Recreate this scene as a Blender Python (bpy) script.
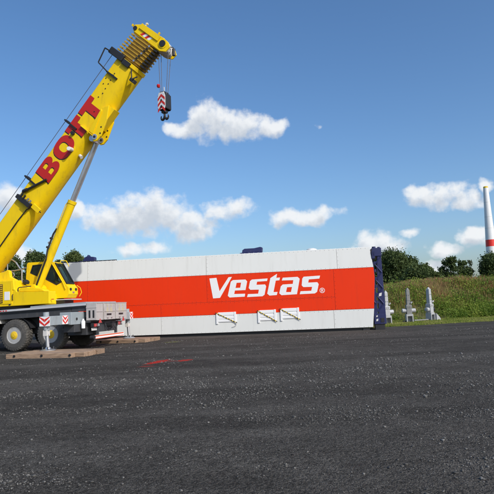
import bpy, bmesh, math, random
import numpy as np
from mathutils import Vector, Matrix
from mathutils.geometry import tessellate_polygon

random.seed(7)
rng = np.random.default_rng(11)
S = bpy.context.scene
for o in list(bpy.data.objects):
    bpy.data.objects.remove(o)
C = S.collection
R = math.radians

# ------------------------------------------------------------------ camera
ROLL = 0.042
PITCH = math.atan(57 / 530)
cam_d = bpy.data.cameras.new('camera')
cam = bpy.data.objects.new('camera', cam_d)
C.objects.link(cam)
cam_d.sensor_width = 36
cam_d.lens = 530 / 494 * 36
cam_d.clip_end = 6000
cp, sp = math.cos(PITCH), math.sin(PITCH)
cr, sr = math.cos(ROLL), math.sin(ROLL)
fwd = Vector((0, cp, sp)); up0 = Vector((0, -sp, cp)); rt0 = Vector((1, 0, 0))
rt = rt0 * cr - up0 * sr
up = rt0 * sr + up0 * cr
M = Matrix((rt, up, -fwd)).transposed().to_4x4()
M.translation = Vector((0, 0, 1.65))
cam.matrix_world = M
S.camera = cam

# ------------------------------------------------------------------ sun, sky, exposure
SUN_EL = R(35)
SUN_H = Vector((0.664, -0.747, 0)).normalized()          # towards the sun, on the ground plane
sun_d = bpy.data.lights.new('sun', 'SUN')
sun_d.energy = 2.85
sun_d.angle = R(0.55)
sun_d.color = (1.0, 0.95, 0.87)
sun = bpy.data.objects.new('sun', sun_d)
C.objects.link(sun)
sdir = SUN_H * math.cos(SUN_EL) + Vector((0, 0, math.sin(SUN_EL)))
sun.rotation_euler = sdir.to_track_quat('Z', 'Y').to_euler()
sun.location = (30, -30, 40)

W = bpy.data.worlds.new('World')
S.world = W
W.use_nodes = True
W.cycles.sampling_method = 'NONE'
wn = W.node_tree
wn.nodes.clear()
S.view_settings.view_transform = 'Standard'
S.view_settings.look = 'None'
S.view_settings.gamma = 1
S.view_settings.exposure = 0.14

# cumulus clouds: azimuth, elevation, half width, half height (radians)
CLOUDS = [
 (-0.1239, 0.3253, 0.0225, 0.017), (-0.0655, 0.3426, 0.0377, 0.0377), (-0.0077, 0.3303, 0.0620, 0.0290),
 (0.0505, 0.3258, 0.0339, 0.0189), (0.1468, 0.3246, 0.0110, 0.0090, 0.75), (-0.1807, 0.1741, 0.0800, 0.0420),
 (-0.1065, 0.1504, 0.0560, 0.0300), (-0.2573, 0.1653, 0.0547, 0.0264), (-0.31, 0.1794, 0.0216, 0.0189),
 (-0.2004, 0.1115, 0.0629, 0.0151, 0.25), (-0.0332, 0.18, 0.0566, 0.0226, 0.2), (0.107, 0.1603, 0.0675, 0.0189),
 (-0.4315, 0.1954, 0.0308, 0.0283), (-0.4071, 0.0994, 0.0277, 0.017), (0.2437, 0.1012, 0.0500, 0.0230),
 (0.3571, 0.1745, 0.0620, 0.0265, 0.1), (0.3202, 0.1855, 0.0287, 0.017), (0.4026, 0.1624, 0.0278, 0.017),
 (0.4352, 0.1861, 0.0171, 0.0132), (0.3032, 0.1187, 0.0288, 0.0094, 0.45), (0.4074, 0.1027, 0.0277, 0.017),
 (-0.098, 0.326, 0.026, 0.020), (0.4354, 0.095, 0.0205, 0.017), (0.3582, 0.0804, 0.0318, 0.0132), (0.3414, 0.0585, 0.0249, 0.0113)]
_rc = random.Random(5)
for k in range(8):                                        # the sky goes on in the same way all round
    az = _rc.uniform(0.62, 2 * math.pi - 0.62)
    if az > math.pi: az -= 2 * math.pi
    el = _rc.uniform(0.07, 0.38)
    w_ = _rc.uniform(0.04, 0.09)
    CLOUDS.append((round(az, 3), round(el, 3), round(w_, 3), round(w_ * _rc.uniform(0.3, 0.5), 3)))

def NG(tree, t, **kw):
    n = tree.nodes.new(t)
    for k, v in kw.items(): setattr(n, k, v)
    return n
def mth(tree, op, a, b=None, c=None, clamp=False):
    n = tree.nodes.new('ShaderNodeMath'); n.operation = op; n.use_clamp = clamp
    for i, x in enumerate((a, b, c)):
        if x is None: continue
        if hasattr(x, 'is_linked'): tree.links.new(x, n.inputs[i])
        else: n.inputs[i].default_value = x
    return n.outputs[0]
def vmth(tree, op, a, b=None):
    n = tree.nodes.new('ShaderNodeVectorMath'); n.operation = op
    for i, x in enumerate((a, b)):
        if x is None: continue
        if hasattr(x, 'is_linked'): tree.links.new(x, n.inputs[i])
        else: n.inputs[i].default_value = x
    return n.outputs['Value'] if op in ('DOT_PRODUCT', 'LENGTH') else n.outputs[0]

def cloud_group():
    g = bpy.data.node_groups.new('cloud_density', 'ShaderNodeTree')
    g.interface.new_socket('AzEl', in_out='INPUT', socket_type='NodeSocketVector')
    g.interface.new_socket('Density', in_out='OUTPUT', socket_type='NodeSocketFloat')
    gi = g.nodes.new('NodeGroupInput'); go = g.nodes.new('NodeGroupOutput')
    P = gi.outputs[0]
    n1 = NG(g, 'ShaderNodeTexNoise'); n1.inputs['Scale'].default_value = 22; n1.inputs['Detail'].default_value = 3
    g.links.new(P, n1.inputs['Vector'])
    wv = vmth(g, 'SUBTRACT', n1.outputs['Color'], (0.5, 0.5, 0.5))
    wv = vmth(g, 'MULTIPLY', wv, (0.05, 0.034, 0))
    Pw = vmth(g, 'ADD', P, wv)
    cur = None
    for (a, e, rx, ry, *off) in CLOUDS:
        rx *= 1.16; ry *= 1.14
        q = vmth(g, 'MULTIPLY_ADD', Pw, (1 / rx, 1 / ry, 0))
        q.node.inputs[2].default_value = (-a / rx, -e / ry, 0)
        d = vmth(g, 'DOT_PRODUCT', q, q)
        if off: d = mth(g, 'ADD', d, off[0])
        cur = d if cur is None else mth(g, 'MINIMUM', cur, d)
    base = mth(g, 'SUBTRACT', 1.0, cur)
    base = mth(g, 'MAXIMUM', base, -2.0)
    n2 = NG(g, 'ShaderNodeTexNoise'); n2.inputs['Scale'].default_value = 38; n2.inputs['Detail'].default_value = 7
    n2.inputs['Roughness'].default_value = 0.56
    g.links.new(P, n2.inputs['Vector'])
    nz = mth(g, 'SUBTRACT', n2.outputs['Fac'], 0.5)
    tot = mth(g, 'MULTIPLY_ADD', nz, 1.9, base)
    g.links.new(tot, go.inputs[0])
    return g

tc = NG(wn, 'ShaderNodeTexCoord')
sx = NG(wn, 'ShaderNodeSeparateXYZ'); wn.links.new(tc.outputs['Generated'], sx.inputs[0])
az = mth(wn, 'ARCTAN2', sx.outputs[0], sx.outputs[1])
el = mth(wn, 'ARCSINE', sx.outputs[2])
cb = NG(wn, 'ShaderNodeCombineXYZ'); wn.links.new(az, cb.inputs[0]); wn.links.new(el, cb.inputs[1])
CG = cloud_group()
def dens(vec):
    n = wn.nodes.new('ShaderNodeGroup'); n.node_tree = CG; wn.links.new(vec, n.inputs[0]); return n.outputs[0]
d0 = dens(cb.outputs[0])
d1 = dens(vmth(wn, 'ADD', cb.outputs[0], (0.006, 0.020, 0)))
def sstep(tree, v, a, b, lo=0.0, hi=1.0):
    n = tree.nodes.new('ShaderNodeMapRange'); n.interpolation_type = 'SMOOTHSTEP'
    tree.links.new(v, n.inputs[0])
    n.inputs[1].default_value = a; n.inputs[2].default_value = b; n.inputs[3].default_value = lo; n.inputs[4].default_value = hi
    return n.outputs[0]
alpha = sstep(wn, d0, -0.05, 0.90, 0.0, 0.96)
shade = sstep(wn, d1, 0.0, 1.15)
cmix = NG(wn, 'ShaderNodeMix', data_type='RGBA')
wn.links.new(shade, cmix.inputs[0])
cmix.inputs[6].default_value = (0.88, 0.90, 0.92, 1)
cmix.inputs[7].default_value = (0.57, 0.62, 0.69, 1)
sky = NG(wn, 'ShaderNodeTexSky', sky_type='NISHITA')
sky.sun_disc = False
sky.sun_elevation = SUN_EL
sky.sun_rotation = math.atan2(SUN_H.x, SUN_H.y)
sky.altitude = 50
sky.air_density = 1.0
sky.dust_density = 2.2
sky.ozone_density = 4.0
bg1 = NG(wn, 'ShaderNodeBackground'); bg1.inputs[1].default_value = 0.15
hsv = NG(wn, 'ShaderNodeHueSaturation'); hsv.inputs['Saturation'].default_value = 1.14
wn.links.new(sky.outputs[0], hsv.inputs['Color']); wn.links.new(hsv.outputs[0], bg1.inputs[0])
bg2 = NG(wn, 'ShaderNodeBackground'); bg2.inputs[1].default_value = 0.93
wn.links.new(cmix.outputs[2], bg2.inputs[0])
mxs = NG(wn, 'ShaderNodeMixShader')
wn.links.new(alpha, mxs.inputs[0]); wn.links.new(bg1.outputs[0], mxs.inputs[1]); wn.links.new(bg2.outputs[0], mxs.inputs[2])
wo = NG(wn, 'ShaderNodeOutputWorld'); wn.links.new(mxs.outputs[0], wo.inputs[0])

# ------------------------------------------------------------------ materials
MATS = {}
def pmat(name, col, rough=0.5, metal=0.0, var=0.10, scale=3.0, bump=0.0, bscale=40, coat=0.0, dirt=None, dirt_amt=0.0, dirt_scale=2.0, spec=0.5, dmap=(1, 1, 0.45)):
    m = bpy.data.materials.new(name); m.use_nodes = True
    t = m.node_tree; b = t.nodes['Principled BSDF']
    tcn = NG(t, 'ShaderNodeTexCoord')
    n = NG(t, 'ShaderNodeTexNoise'); n.inputs['Scale'].default_value = scale; n.inputs['Detail'].default_value = 6
    t.links.new(tcn.outputs['Object'], n.inputs['Vector'])
    mx = NG(t, 'ShaderNodeMix', data_type='RGBA', blend_type='MULTIPLY'); mx.inputs[0].default_value = 1
    mx.inputs[6].default_value = (*col, 1)
    f = mth(t, 'MULTIPLY_ADD', n.outputs['Fac'], 2 * var, 1 - var)
    t.links.new(f, mx.inputs[7])
    out = mx.outputs[2]
    if dirt:
        n2 = NG(t, 'ShaderNodeTexNoise'); n2.inputs['Scale'].default_value = dirt_scale; n2.inputs['Detail'].default_value = 10; n2.inputs['Roughness'].default_value = 0.7
        mp = NG(t, 'ShaderNodeMapping'); mp.inputs['Scale'].default_value = dmap
        t.links.new(tcn.outputs['Object'], mp.inputs[0]); t.links.new(mp.outputs[0], n2.inputs['Vector'])
        mk = sstep(t, n2.outputs['Fac'], 0.48, 0.78, 0, dirt_amt)
        m2 = NG(t, 'ShaderNodeMix', data_type='RGBA'); t.links.new(mk, m2.inputs[0]); t.links.new(out, m2.inputs[6]); m2.inputs[7].default_value = (*dirt, 1)
        out = m2.outputs[2]
    t.links.new(out, b.inputs['Base Color'])
    rr = mth(t, 'MULTIPLY_ADD', n.outputs['Fac'], 0.16, rough - 0.08)
    t.links.new(rr, b.inputs['Roughness'])
    b.inputs['Metallic'].default_value = metal
    b.inputs['Coat Weight'].default_value = coat
    b.inputs['Specular IOR Level'].default_value = spec
    if bump:
        n3 = NG(t, 'ShaderNodeTexNoise'); n3.inputs['Scale'].default_value = bscale; n3.inputs['Detail'].default_value = 8
        t.links.new(tcn.outputs['Object'], n3.inputs['Vector'])
        bp = NG(t, 'ShaderNodeBump'); bp.inputs['Strength'].default_value = bump; bp.inputs['Distance'].default_value = 0.02
        t.links.new(n3.outputs['Fac'], bp.inputs['Height']); t.links.new(bp.outputs[0], b.inputs['Normal'])
    MATS[name] = m
    return m

YEL = pmat('crane_yellow', (0.87, 0.595, 0.003), 0.48, spec=0.3, var=0.05, scale=1.5, dirt=(0.38, 0.24, 0.03), dirt_amt=0.5, dirt_scale=2.4, dmap=(1.6, 1.6, 0.4))
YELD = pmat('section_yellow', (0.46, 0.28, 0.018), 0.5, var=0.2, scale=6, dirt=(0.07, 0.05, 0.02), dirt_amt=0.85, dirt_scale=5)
HUB = pmat('hub_yellow', (0.75, 0.50, 0.02), 0.5, dirt=(0.25, 0.2, 0.1), dirt_amt=0.5, dirt_scale=9)
BLK = pmat('black_steel', (0.018, 0.018, 0.02), 0.5)
DRK = pmat('dark_chassis', (0.045, 0.047, 0.052), 0.6, dirt=(0.13, 0.12, 0.10), dirt_amt=0.5, dirt_scale=4)
GRY = pmat('grey_chassis', (0.30, 0.34, 0.36), 0.5, var=0.12, dirt=(0.18, 0.17, 0.15), dirt_amt=0.5, dirt_scale=3)
DECK = pmat('deck_grey', (0.50, 0.51, 0.53), 0.45, dirt=(0.25, 0.24, 0.22), dirt_amt=0.4, dirt_scale=4)
ALU = pmat('aluminium_crate', (0.46, 0.43, 0.41), 0.45, var=0.12, scale=5, dirt=(0.25, 0.22, 0.19), dirt_amt=0.5, dirt_scale=4)
STEEL = pmat('bright_steel', (0.55, 0.56, 0.58), 0.3, metal=0.8, var=0.1)
GALV = pmat('galvanised_steel', (0.38, 0.40, 0.41), 0.5, metal=0.15, var=0.25, scale=8, bump=0.15, bscale=30, dirt=(0.2, 0.2, 0.2), dirt_amt=0.4, dirt_scale=4)
GALVL = pmat('pale_galvanised_steel', (0.42, 0.43, 0.44), 0.5, metal=0.1, var=0.2, scale=8, bump=0.12, bscale=30, dirt=(0.25, 0.25, 0.25), dirt_amt=0.4, dirt_scale=4)
GALVD = pmat('weathered_grey_steel', (0.21, 0.215, 0.21), 0.6, metal=0.1, var=0.25, scale=8, bump=0.2, bscale=30, dirt=(0.12, 0.12, 0.11), dirt_amt=0.6, dirt_scale=5)
TYRE = pmat('tyre_rubber', (0.068, 0.065, 0.060), 0.85, var=0.25, scale=5, bump=0.2, bscale=60, dirt=(0.20, 0.18, 0.15), dirt_amt=0.8, dirt_scale=4)
RIM = pmat('rim_grey', (0.40, 0.40, 0.39), 0.5, dirt=(0.16, 0.14, 0.11), dirt_amt=0.7, dirt_scale=7)
REDL = pmat('letter_red', (0.50, 0.014, 0.008), 0.45, var=0.08)
BLKL = pmat('letter_black', (0.02, 0.018, 0.012), 0.5)
CWH = pmat('hull_white', (0.70, 0.71, 0.685), 0.5, spec=0.3, bump=0.10, bscale=1.2, var=0.03, scale=0.8, dirt=(0.42, 0.41, 0.37), dirt_amt=0.22, dirt_scale=1.6, dmap=(2.2, 1, 0.22))
CRED = pmat('hull_red', (0.78, 0.036, 0.003), 0.5, spec=0.22, bump=0.10, bscale=1.2, var=0.04, scale=0.8, dirt=(0.45, 0.04, 0.02), dirt_amt=0.22, dirt_scale=1.6, dmap=(2.2, 1, 0.22))
WHT = pmat('white_paint', (0.82, 0.82, 0.82), 0.45, var=0.03)
OFFW = pmat('dusty_white', (0.62, 0.61, 0.58), 0.6, var=0.12)
GAP = pmat('seam_dark', (0.30, 0.24, 0.21), 0.8)
RIVW = pmat('rivet_grey', (0.58, 0.58, 0.56), 0.5)
RIVR = pmat('rivet_red', (0.55, 0.028, 0.004), 0.5)
BLUE = pmat('frame_blue', (0.016, 0.021, 0.090), 0.42, var=0.2, scale=5, dirt=(0.07, 0.06, 0.11), dirt_amt=0.5, dirt_scale=4)
REDM = pmat('marker_red', (0.66, 0.025, 0.015), 0.5, var=0.08)
ORNG = pmat('orange_reflector', (0.75, 0.10, 0.02), 0.4)
TAILR = pmat('tail_light_red', (0.50, 0.012, 0.012), 0.2, coat=0.6)
ROPE = pmat('wire_rope', (0.10, 0.10, 0.13), 0.6)
TOWW = pmat('tower_white', (0.72, 0.73, 0.74), 0.4, var=0.02, scale=0.1)
TOWR = pmat('tower_red', (0.68, 0.02, 0.012), 0.4, var=0.03)
HAZY = pmat('hazard_yellow', (0.72, 0.50, 0.02), 0.5)

def wood_mat():
    m = bpy.data.materials.new('mat_timber'); m.use_nodes = True
    t = m.node_tree; b = t.nodes['Principled BSDF']
    tcn = NG(t, 'ShaderNodeTexCoord'); oi = NG(t, 'ShaderNodeObjectInfo')
    mp = NG(t, 'ShaderNodeMapping'); mp.inputs['Scale'].default_value = (1.2, 14, 14)
    t.links.new(tcn.outputs['Object'], mp.inputs[0])
    ad = vmth(t, 'ADD', mp.outputs[0], None); n0 = ad.node; t.links.new(oi.outputs['Random'], n0.inputs[1])
    n = NG(t, 'ShaderNodeTexNoise'); n.inputs['Scale'].default_value = 2.2; n.inputs['Detail'].default_value = 8
    t.links.new(ad, n.inputs['Vector'])
    cr_ = NG(t, 'ShaderNodeValToRGB'); t.links.new(n.outputs['Fac'], cr_.inputs[0])
    cr_.color_ramp.elements[0].position = 0.3; cr_.color_ramp.elements[0].color = (0.16, 0.10, 0.065, 1)
    cr_.color_ramp.elements[1].position = 0.7; cr_.color_ramp.elements[1].color = (0.42, 0.29, 0.19, 1)
    hs = NG(t, 'ShaderNodeHueSaturation'); t.links.new(cr_.outputs[0], hs.inputs['Color'])
    t.links.new(mth(t, 'MULTIPLY_ADD', oi.outputs['Random'], 0.4, 0.8), hs.inputs['Value'])
    t.links.new(hs.outputs[0], b.inputs['Base Color']); b.inputs['Roughness'].default_value = 0.8
    bp = NG(t, 'ShaderNodeBump'); bp.inputs['Strength'].default_value = 0.5; bp.inputs['Distance'].default_value = 0.01
    t.links.new(n.outputs['Fac'], bp.inputs['Height']); t.links.new(bp.outputs[0], b.inputs['Normal'])
    return m
WOOD = wood_mat()

def glass_mat(name, col):
    m = bpy.data.materials.new(name); m.use_nodes = True
    t = m.node_tree; b = t.nodes['Principled BSDF']; out = t.nodes['Material Output']
    b.inputs['Base Color'].default_value = (*col, 1); b.inputs['Roughness'].default_value = 0.04
    b.inputs['Specular IOR Level'].default_value = 0.6
    tr = NG(t, 'ShaderNodeBsdfTransparent'); tr.inputs[0].default_value = (0.72, 0.82, 0.82, 1)
    mx = NG(t, 'ShaderNodeMixShader'); mx.inputs[0].default_value = 0.32
    t.links.new(tr.outputs[0], mx.inputs[1]); t.links.new(b.outputs[0], mx.inputs[2]); t.links.new(mx.outputs[0], out.inputs[0])
    return m
GLASS = glass_mat('cab_glass', (0.02, 0.035, 0.035))

def leaf_mat(name, cols, transl=0.25, zone=None):
    """colour varies from leaf to leaf (random per island) and in patches over the ground"""
    m = bpy.data.materials.new(name); m.use_nodes = True
    t = m.node_tree; b = t.nodes['Principled BSDF']; out = t.nodes['Material Output']
    g = NG(t, 'ShaderNodeNewGeometry')
    cr_ = NG(t, 'ShaderNodeValToRGB')
    v = g.outputs['Random Per Island']
    if zone:
        n = NG(t, 'ShaderNodeTexNoise'); n.inputs['Scale'].default_value = zone; n.inputs['Detail'].default_value = 3
        t.links.new(g.outputs['Position'], n.inputs['Vector'])
        z = sstep(t, n.outputs['Fac'], 0.32, 0.68)
        v = mth(t, 'MULTIPLY_ADD', z, 0.62, mth(t, 'MULTIPLY', v, 0.38))
    t.links.new(v, cr_.inputs[0])
    el_ = cr_.color_ramp.elements
    while len(el_) < len(cols): el_.new(0.5)
    for i, c in enumerate(cols):
        el_[i].position = i / (len(cols) - 1); el_[i].color = (*c, 1)
    t.links.new(cr_.outputs[0], b.inputs['Base Color']); b.inputs['Roughness'].default_value = 0.65; b.inputs['Specular IOR Level'].default_value = 0.25
    tl = NG(t, 'ShaderNodeBsdfTranslucent'); t.links.new(cr_.outputs[0], tl.inputs[0])
    mx = NG(t, 'ShaderNodeMixShader'); mx.inputs[0].default_value = transl
    t.links.new(b.outputs[0], mx.inputs[1]); t.links.new(tl.outputs[0], mx.inputs[2]); t.links.new(mx.outputs[0], out.inputs[0])
    return m
BARK = pmat('bark', (0.09, 0.065, 0.045), 0.9, var=0.3, scale=6, bump=0.5, bscale=12)

# ------------------------------------------------------------------ mesh helpers
class MB:
    def __init__(s): s.v = []; s.f = []
    def add(s, vs, fs):
        o = len(s.v); s.v += [tuple(p) for p in vs]; s.f += [tuple(i + o for i in f) for f in fs]; return s
    def box(s, x0, x1, y0, y1, z0, z1):
        return s.add([(x0,y0,z0),(x1,y0,z0),(x1,y1,z0),(x0,y1,z0),(x0,y0,z1),(x1,y0,z1),(x1,y1,z1),(x0,y1,z1)],
                     [(0,3,2,1),(4,5,6,7),(0,1,5,4),(1,2,6,5),(2,3,7,6),(3,0,4,7)])
    def hexa(s, p): return s.add(p, [(0,3,2,1),(4,5,6,7),(0,1,5,4),(1,2,6,5),(2,3,7,6),(3,0,4,7)])
    def prism(s, poly, y0, y1, fn=None):
        """poly in (x,z) extruded along y; fn maps (a,y,b) to a point"""
        fn = fn or (lambda a, y, b: (a, y, b))
        n = len(poly)
        vs = [fn(a, y0, b) for a, b in poly] + [fn(a, y1, b) for a, b in poly]
        tri = tessellate_polygon([[Vector((a, b, 0)) for a, b in poly]])
        fs = [tuple(t) for t in tri] + [tuple(i + n for i in reversed(t)) for t in tri]
        fs += [(i, (i + 1) % n, (i + 1) % n + n, i + n) for i in range(n)]
        return s.add(vs, fs)
    def shape(s, loops, y0, y1, fn=None):
        """outline with holes, extruded along y"""
        fn = fn or (lambda a, y, b: (a, y, b))
        flat = [p for l in loops for p in l]; n = len(flat)
        tri = tessellate_polygon([[Vector((a, b, 0)) for a, b in l] for l in loops])
        vs = [fn(a, y0, b) for a, b in flat] + [fn(a, y1, b) for a, b in flat]
        fs = [tuple(t) for t in tri] + [tuple(i + n for i in reversed(t)) for t in tri]
        o = 0
        for l in loops:
            k = len(l); fs += [(o + i, o + (i + 1) % k, o + (i + 1) % k + n, o + i + n) for i in range(k)]; o += k
        return s.add(vs, fs)
    def tube(s, p0, p1, r0, r1=None, n=12, cap=True):
        r1 = r0 if r1 is None else r1
        p0 = Vector(p0); p1 = Vector(p1); d = (p1 - p0).normalized()
        a = d.orthogonal().normalized(); b = d.cross(a)
        vs = []
        for p, r in ((p0, r0), (p1, r1)):
            for i in range(n):
                t = 2 * math.pi * i / n; vs.append(p + (a * math.cos(t) + b * math.sin(t)) * r)
        fs = [(i, (i + 1) % n, (i + 1) % n + n, i + n) for i in range(n)]
        if cap: fs += [tuple(reversed(range(n))), tuple(range(n, 2 * n))]
        return s.add(vs, fs)
    def path(s, pts, r, n=8):
        pts = [Vector(p) for p in pts]
        for i in range(len(pts) - 1): s.tube(pts[i], pts[i + 1], r, n=n)
        return s
    def lathe(s, prof, c, axis='y', n=32):
        """prof: (offset along axis, radius)"""
        vs = []; k = len(prof)
        for h, r in prof:
            for i in range(n):
                t = 2 * math.pi * i / n; a, b = r * math.cos(t), r * math.sin(t)
                if axis == 'y': vs.append((c[0] + a, c[1] + h, c[2] + b))
                elif axis == 'x': vs.append((c[0] + h, c[1] + a, c[2] + b))
                else: vs.append((c[0] + a, c[1] + b, c[2] + h))
        fs = [(j * n + i, j * n + (i + 1) % n, (j + 1) * n + (i + 1) % n, (j + 1) * n + i) for j in range(k - 1) for i in range(n)]
        if prof[0][1] > 1e-4: fs.append(tuple(range(n)))
        if prof[-1][1] > 1e-4: fs.append(tuple((k - 1) * n + i for i in range(n)))
        return s.add(vs, fs)
    def mesh(s, name, mat, smooth=False):
        me = bpy.data.meshes.new(name); me.from_pydata(s.v, [], s.f)
        bm = bmesh.new(); bm.from_mesh(me)
        bmesh.ops.remove_doubles(bm, verts=bm.verts, dist=1e-5)
        bmesh.ops.recalc_face_normals(bm, faces=bm.faces); bm.to_mesh(me); bm.free()
        me.materials.append(mat)
        if smooth:
            me.polygons.foreach_set('use_smooth', [True] * len(me.polygons)); me.set_sharp_from_angle(angle=R(38))
        return me
    def build(s, name, mat, parent=None, smooth=False, bevel=0.0):
        me = s.mesh(name, mat, smooth)
        o = bpy.data.objects.new(name, me); C.objects.link(o)
        if parent: o.parent = parent
        if bevel:
            bv = o.modifiers.new('bevel', 'BEVEL'); bv.width = bevel; bv.segments = 2; bv.limit_method = 'ANGLE'; bv.angle_limit = R(40)
        return o
def tag(o, label=None, cat=None, group=None, kind=None):
    if label: o['label'] = label
    if cat: o['category'] = cat
    if group: o['group'] = group
    if kind: o['kind'] = kind
    return o
def empty(name, loc, rz=0):
    o = bpy.data.objects.new(name, None); C.objects.link(o); o.location = loc; o.rotation_euler = (0, 0, rz); o.empty_display_size = 0.3
    return o
def dup(o, parent=None):
    c = o.copy(); C.objects.link(c)
    if parent: c.parent = parent
    for ch in o.children: dup(ch, c)
    return c
def np_mesh(name, verts, faces, mat, smooth=False):
    """verts (n,3), faces (m,k) numpy"""
    me = bpy.data.meshes.new(name)
    m, k = faces.shape
    me.vertices.add(len(verts)); me.vertices.foreach_set('co', verts.astype(np.float32).ravel())
    me.loops.add(m * k); me.loops.foreach_set('vertex_index', faces.astype(np.int32).ravel())
    me.polygons.add(m); me.polygons.foreach_set('loop_start', np.arange(0, m * k, k, dtype=np.int32))
    me.update(calc_edges=True); me.materials.append(mat)
    if smooth: me.polygons.foreach_set('use_smooth', np.ones(m, bool))
    return me

# ------------------------------------------------------------------ value noise for terrain and scatter
_tab = np.random.default_rng(3).random((256, 256))
def vnoise(x, y):
    xi = np.floor(x).astype(int); yi = np.floor(y).astype(int); fx = x - xi; fy = y - yi
    fx = fx * fx * (3 - 2 * fx); fy = fy * fy * (3 - 2 * fy)
    a = _tab[xi % 256, yi % 256]; b = _tab[(xi + 1) % 256, yi % 256]; c = _tab[xi % 256, (yi + 1) % 256]; d = _tab[(xi + 1) % 256, (yi + 1) % 256]
    return (a * (1 - fx) + b * fx) * (1 - fy) + (c * (1 - fx) + d * fx) * fy
def fbm(x, y, o=4):
    s = 0; a = 0.5
    for k in range(o): s = s + a * vnoise(x * 2 ** k + 17 * k, y * 2 ** k + 31 * k); a *= 0.5
    return s

# ------------------------------------------------------------------ ground
def gravel_mat():
    m = bpy.data.materials.new('dark_gravel'); m.use_nodes = True
    t = m.node_tree; b = t.nodes['Principled BSDF']
    g = NG(t, 'ShaderNodeNewGeometry'); P = g.outputs['Position']
    def noise(sc, det=6, rough=0.6, vec=P):
        n = NG(t, 'ShaderNodeTexNoise'); n.inputs['Scale'].default_value = sc; n.inputs['Detail'].default_value = det; n.inputs['Roughness'].default_value = rough
        t.links.new(vec, n.inputs['Vector']); return n.outputs['Fac']
    mp = NG(t, 'ShaderNodeMapping'); mp.inputs['Scale'].default_value = (0.10, 0.55, 1); t.links.new(P, mp.inputs[0])
    big = noise(1.0, 5, 0.6, mp.outputs[0])
    mid = noise(1.1, 6, 0.65)
    fine = noise(70, 4, 0.7)
    vor = NG(t, 'ShaderNodeTexVoronoi'); vor.inputs['Scale'].default_value = 55; t.links.new(P, vor.inputs['Vector'])
    vor2 = NG(t, 'ShaderNodeTexVoronoi'); vor2.inputs['Scale'].default_value = 24; t.links.new(P, vor2.inputs['Vector'])
    # base tone
    cr_ = NG(t, 'ShaderNodeValToRGB'); t.links.new(fine, cr_.inputs[0])
    cr_.color_ramp.elements[0].position = 0.34; cr_.color_ramp.elements[0].color = (0.024, 0.0225, 0.020, 1)
    cr_.color_ramp.elements[1].position = 0.70; cr_.color_ramp.elements[1].color = (0.132, 0.122, 0.107, 1)
    # dusty streaks
    tone = mth(t, 'ADD', mth(t, 'MULTIPLY', sstep(t, big, 0.35, 0.68), 0.75), mth(t, 'MULTIPLY', sstep(t, mid, 0.40, 0.70), 0.45))
    sp1 = NG(t, 'ShaderNodeSeparateColor'); t.links.new(vor.outputs['Color'], sp1.inputs[0])
    sp2 = NG(t, 'ShaderNodeSeparateColor'); t.links.new(vor2.outputs['Color'], sp2.inputs[0])
    grain = mth(t, 'ADD', mth(t, 'MULTIPLY', sp1.outputs[1], 0.55), mth(t, 'MULTIPLY', sp2.outputs[1], 0.45))
    mu = mth(t, 'MULTIPLY', mth(t, 'MULTIPLY_ADD', tone, 0.58, 0.68), mth(t, 'MULTIPLY_ADD', grain, 1.1, 0.45))
    m1 = NG(t, 'ShaderNodeMix', data_type='RGBA', blend_type='MULTIPLY'); m1.inputs[0].default_value = 1
    t.links.new(cr_.outputs[0], m1.inputs[6]); t.links.new(mu, m1.inputs[7])
    # scattered pale chips inside the dusty zones (voronoi cell colour picks a few cells)
    spc = NG(t, 'ShaderNodeSeparateColor'); t.links.new(vor.outputs['Color'], spc.inputs[0])
    pick = sstep(t, mth(t, 'MULTIPLY_ADD', tone, 0.26, spc.outputs[0]), 0.96, 1.02)
    chip = mth(t, 'MULTIPLY', pick, sstep(t, vor.outputs['Distance'], 0.42, 0.22))
    m2 = NG(t, 'ShaderNodeMix', data_type='RGBA'); t.links.new(mth(t, 'MULTIPLY', chip, 0.8), m2.inputs[0]); t.links.new(m1.outputs[2], m2.inputs[6]); m2.inputs[7].default_value = (0.225, 0.215, 0.195, 1)
    col = m2.outputs[2]
    # sprayed survey marks: red dashes and a faint yellow one
    edge = noise(9, 6, 0.75)
    def mark(cx_, cy_, ux, uy, L_, w_, colr, amt):
        nonlocal col
        q = vmth(t, 'SUBTRACT', P, (cx_, cy_, 0))
        l = math.hypot(ux, uy); ux /= l; uy /= l
        a = mth(t, 'DIVIDE', vmth(t, 'DOT_PRODUCT', q, (ux, uy, 0)), L_)
        c = mth(t, 'DIVIDE', vmth(t, 'DOT_PRODUCT', q, (-uy, ux, 0)), w_)
        r2 = mth(t, 'ADD', mth(t, 'POWER', a, 2), mth(t, 'POWER', c, 2))
        k = mth(t, 'ADD', mth(t, 'SUBTRACT', 1.0, r2), mth(t, 'MULTIPLY', mth(t, 'SUBTRACT', edge, 0.5), 3.2))
        fac = mth(t, 'MULTIPLY', sstep(t, k, 0.1, 0.8), amt)
        mm = NG(t, 'ShaderNodeMix', data_type='RGBA'); t.links.new(fac, mm.inputs[0]); t.links.new(col, mm.inputs[6]); mm.inputs[7].default_value = (*colr, 1)
        col = mm.outputs[2]
    for args in MARKS: mark(*args)
    t.links.new(col, b.inputs['Base Color']); b.inputs['Roughness'].default_value = 1.0; b.inputs['Specular IOR Level'].default_value = 0.06
    h = mth(t, 'ADD', mth(t, 'MULTIPLY', fine, 0.5), mth(t, 'MULTIPLY', mth(t, 'SUBTRACT', 1.0, vor.outputs['Distance']), 0.5))
    h = mth(t, 'ADD', h, mth(t, 'MULTIPLY', mth(t, 'SUBTRACT', 1.0, vor2.outputs['Distance']), 0.5))
    h = mth(t, 'ADD', h, mth(t, 'MULTIPLY', mid, 1.5))
    bp = NG(t, 'ShaderNodeBump'); bp.inputs['Strength'].default_value = 1.0; bp.inputs['Distance'].default_value = 0.022
    t.links.new(h, bp.inputs['Height']); t.links.new(bp.outputs[0], b.inputs['Normal'])
    return m
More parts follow.
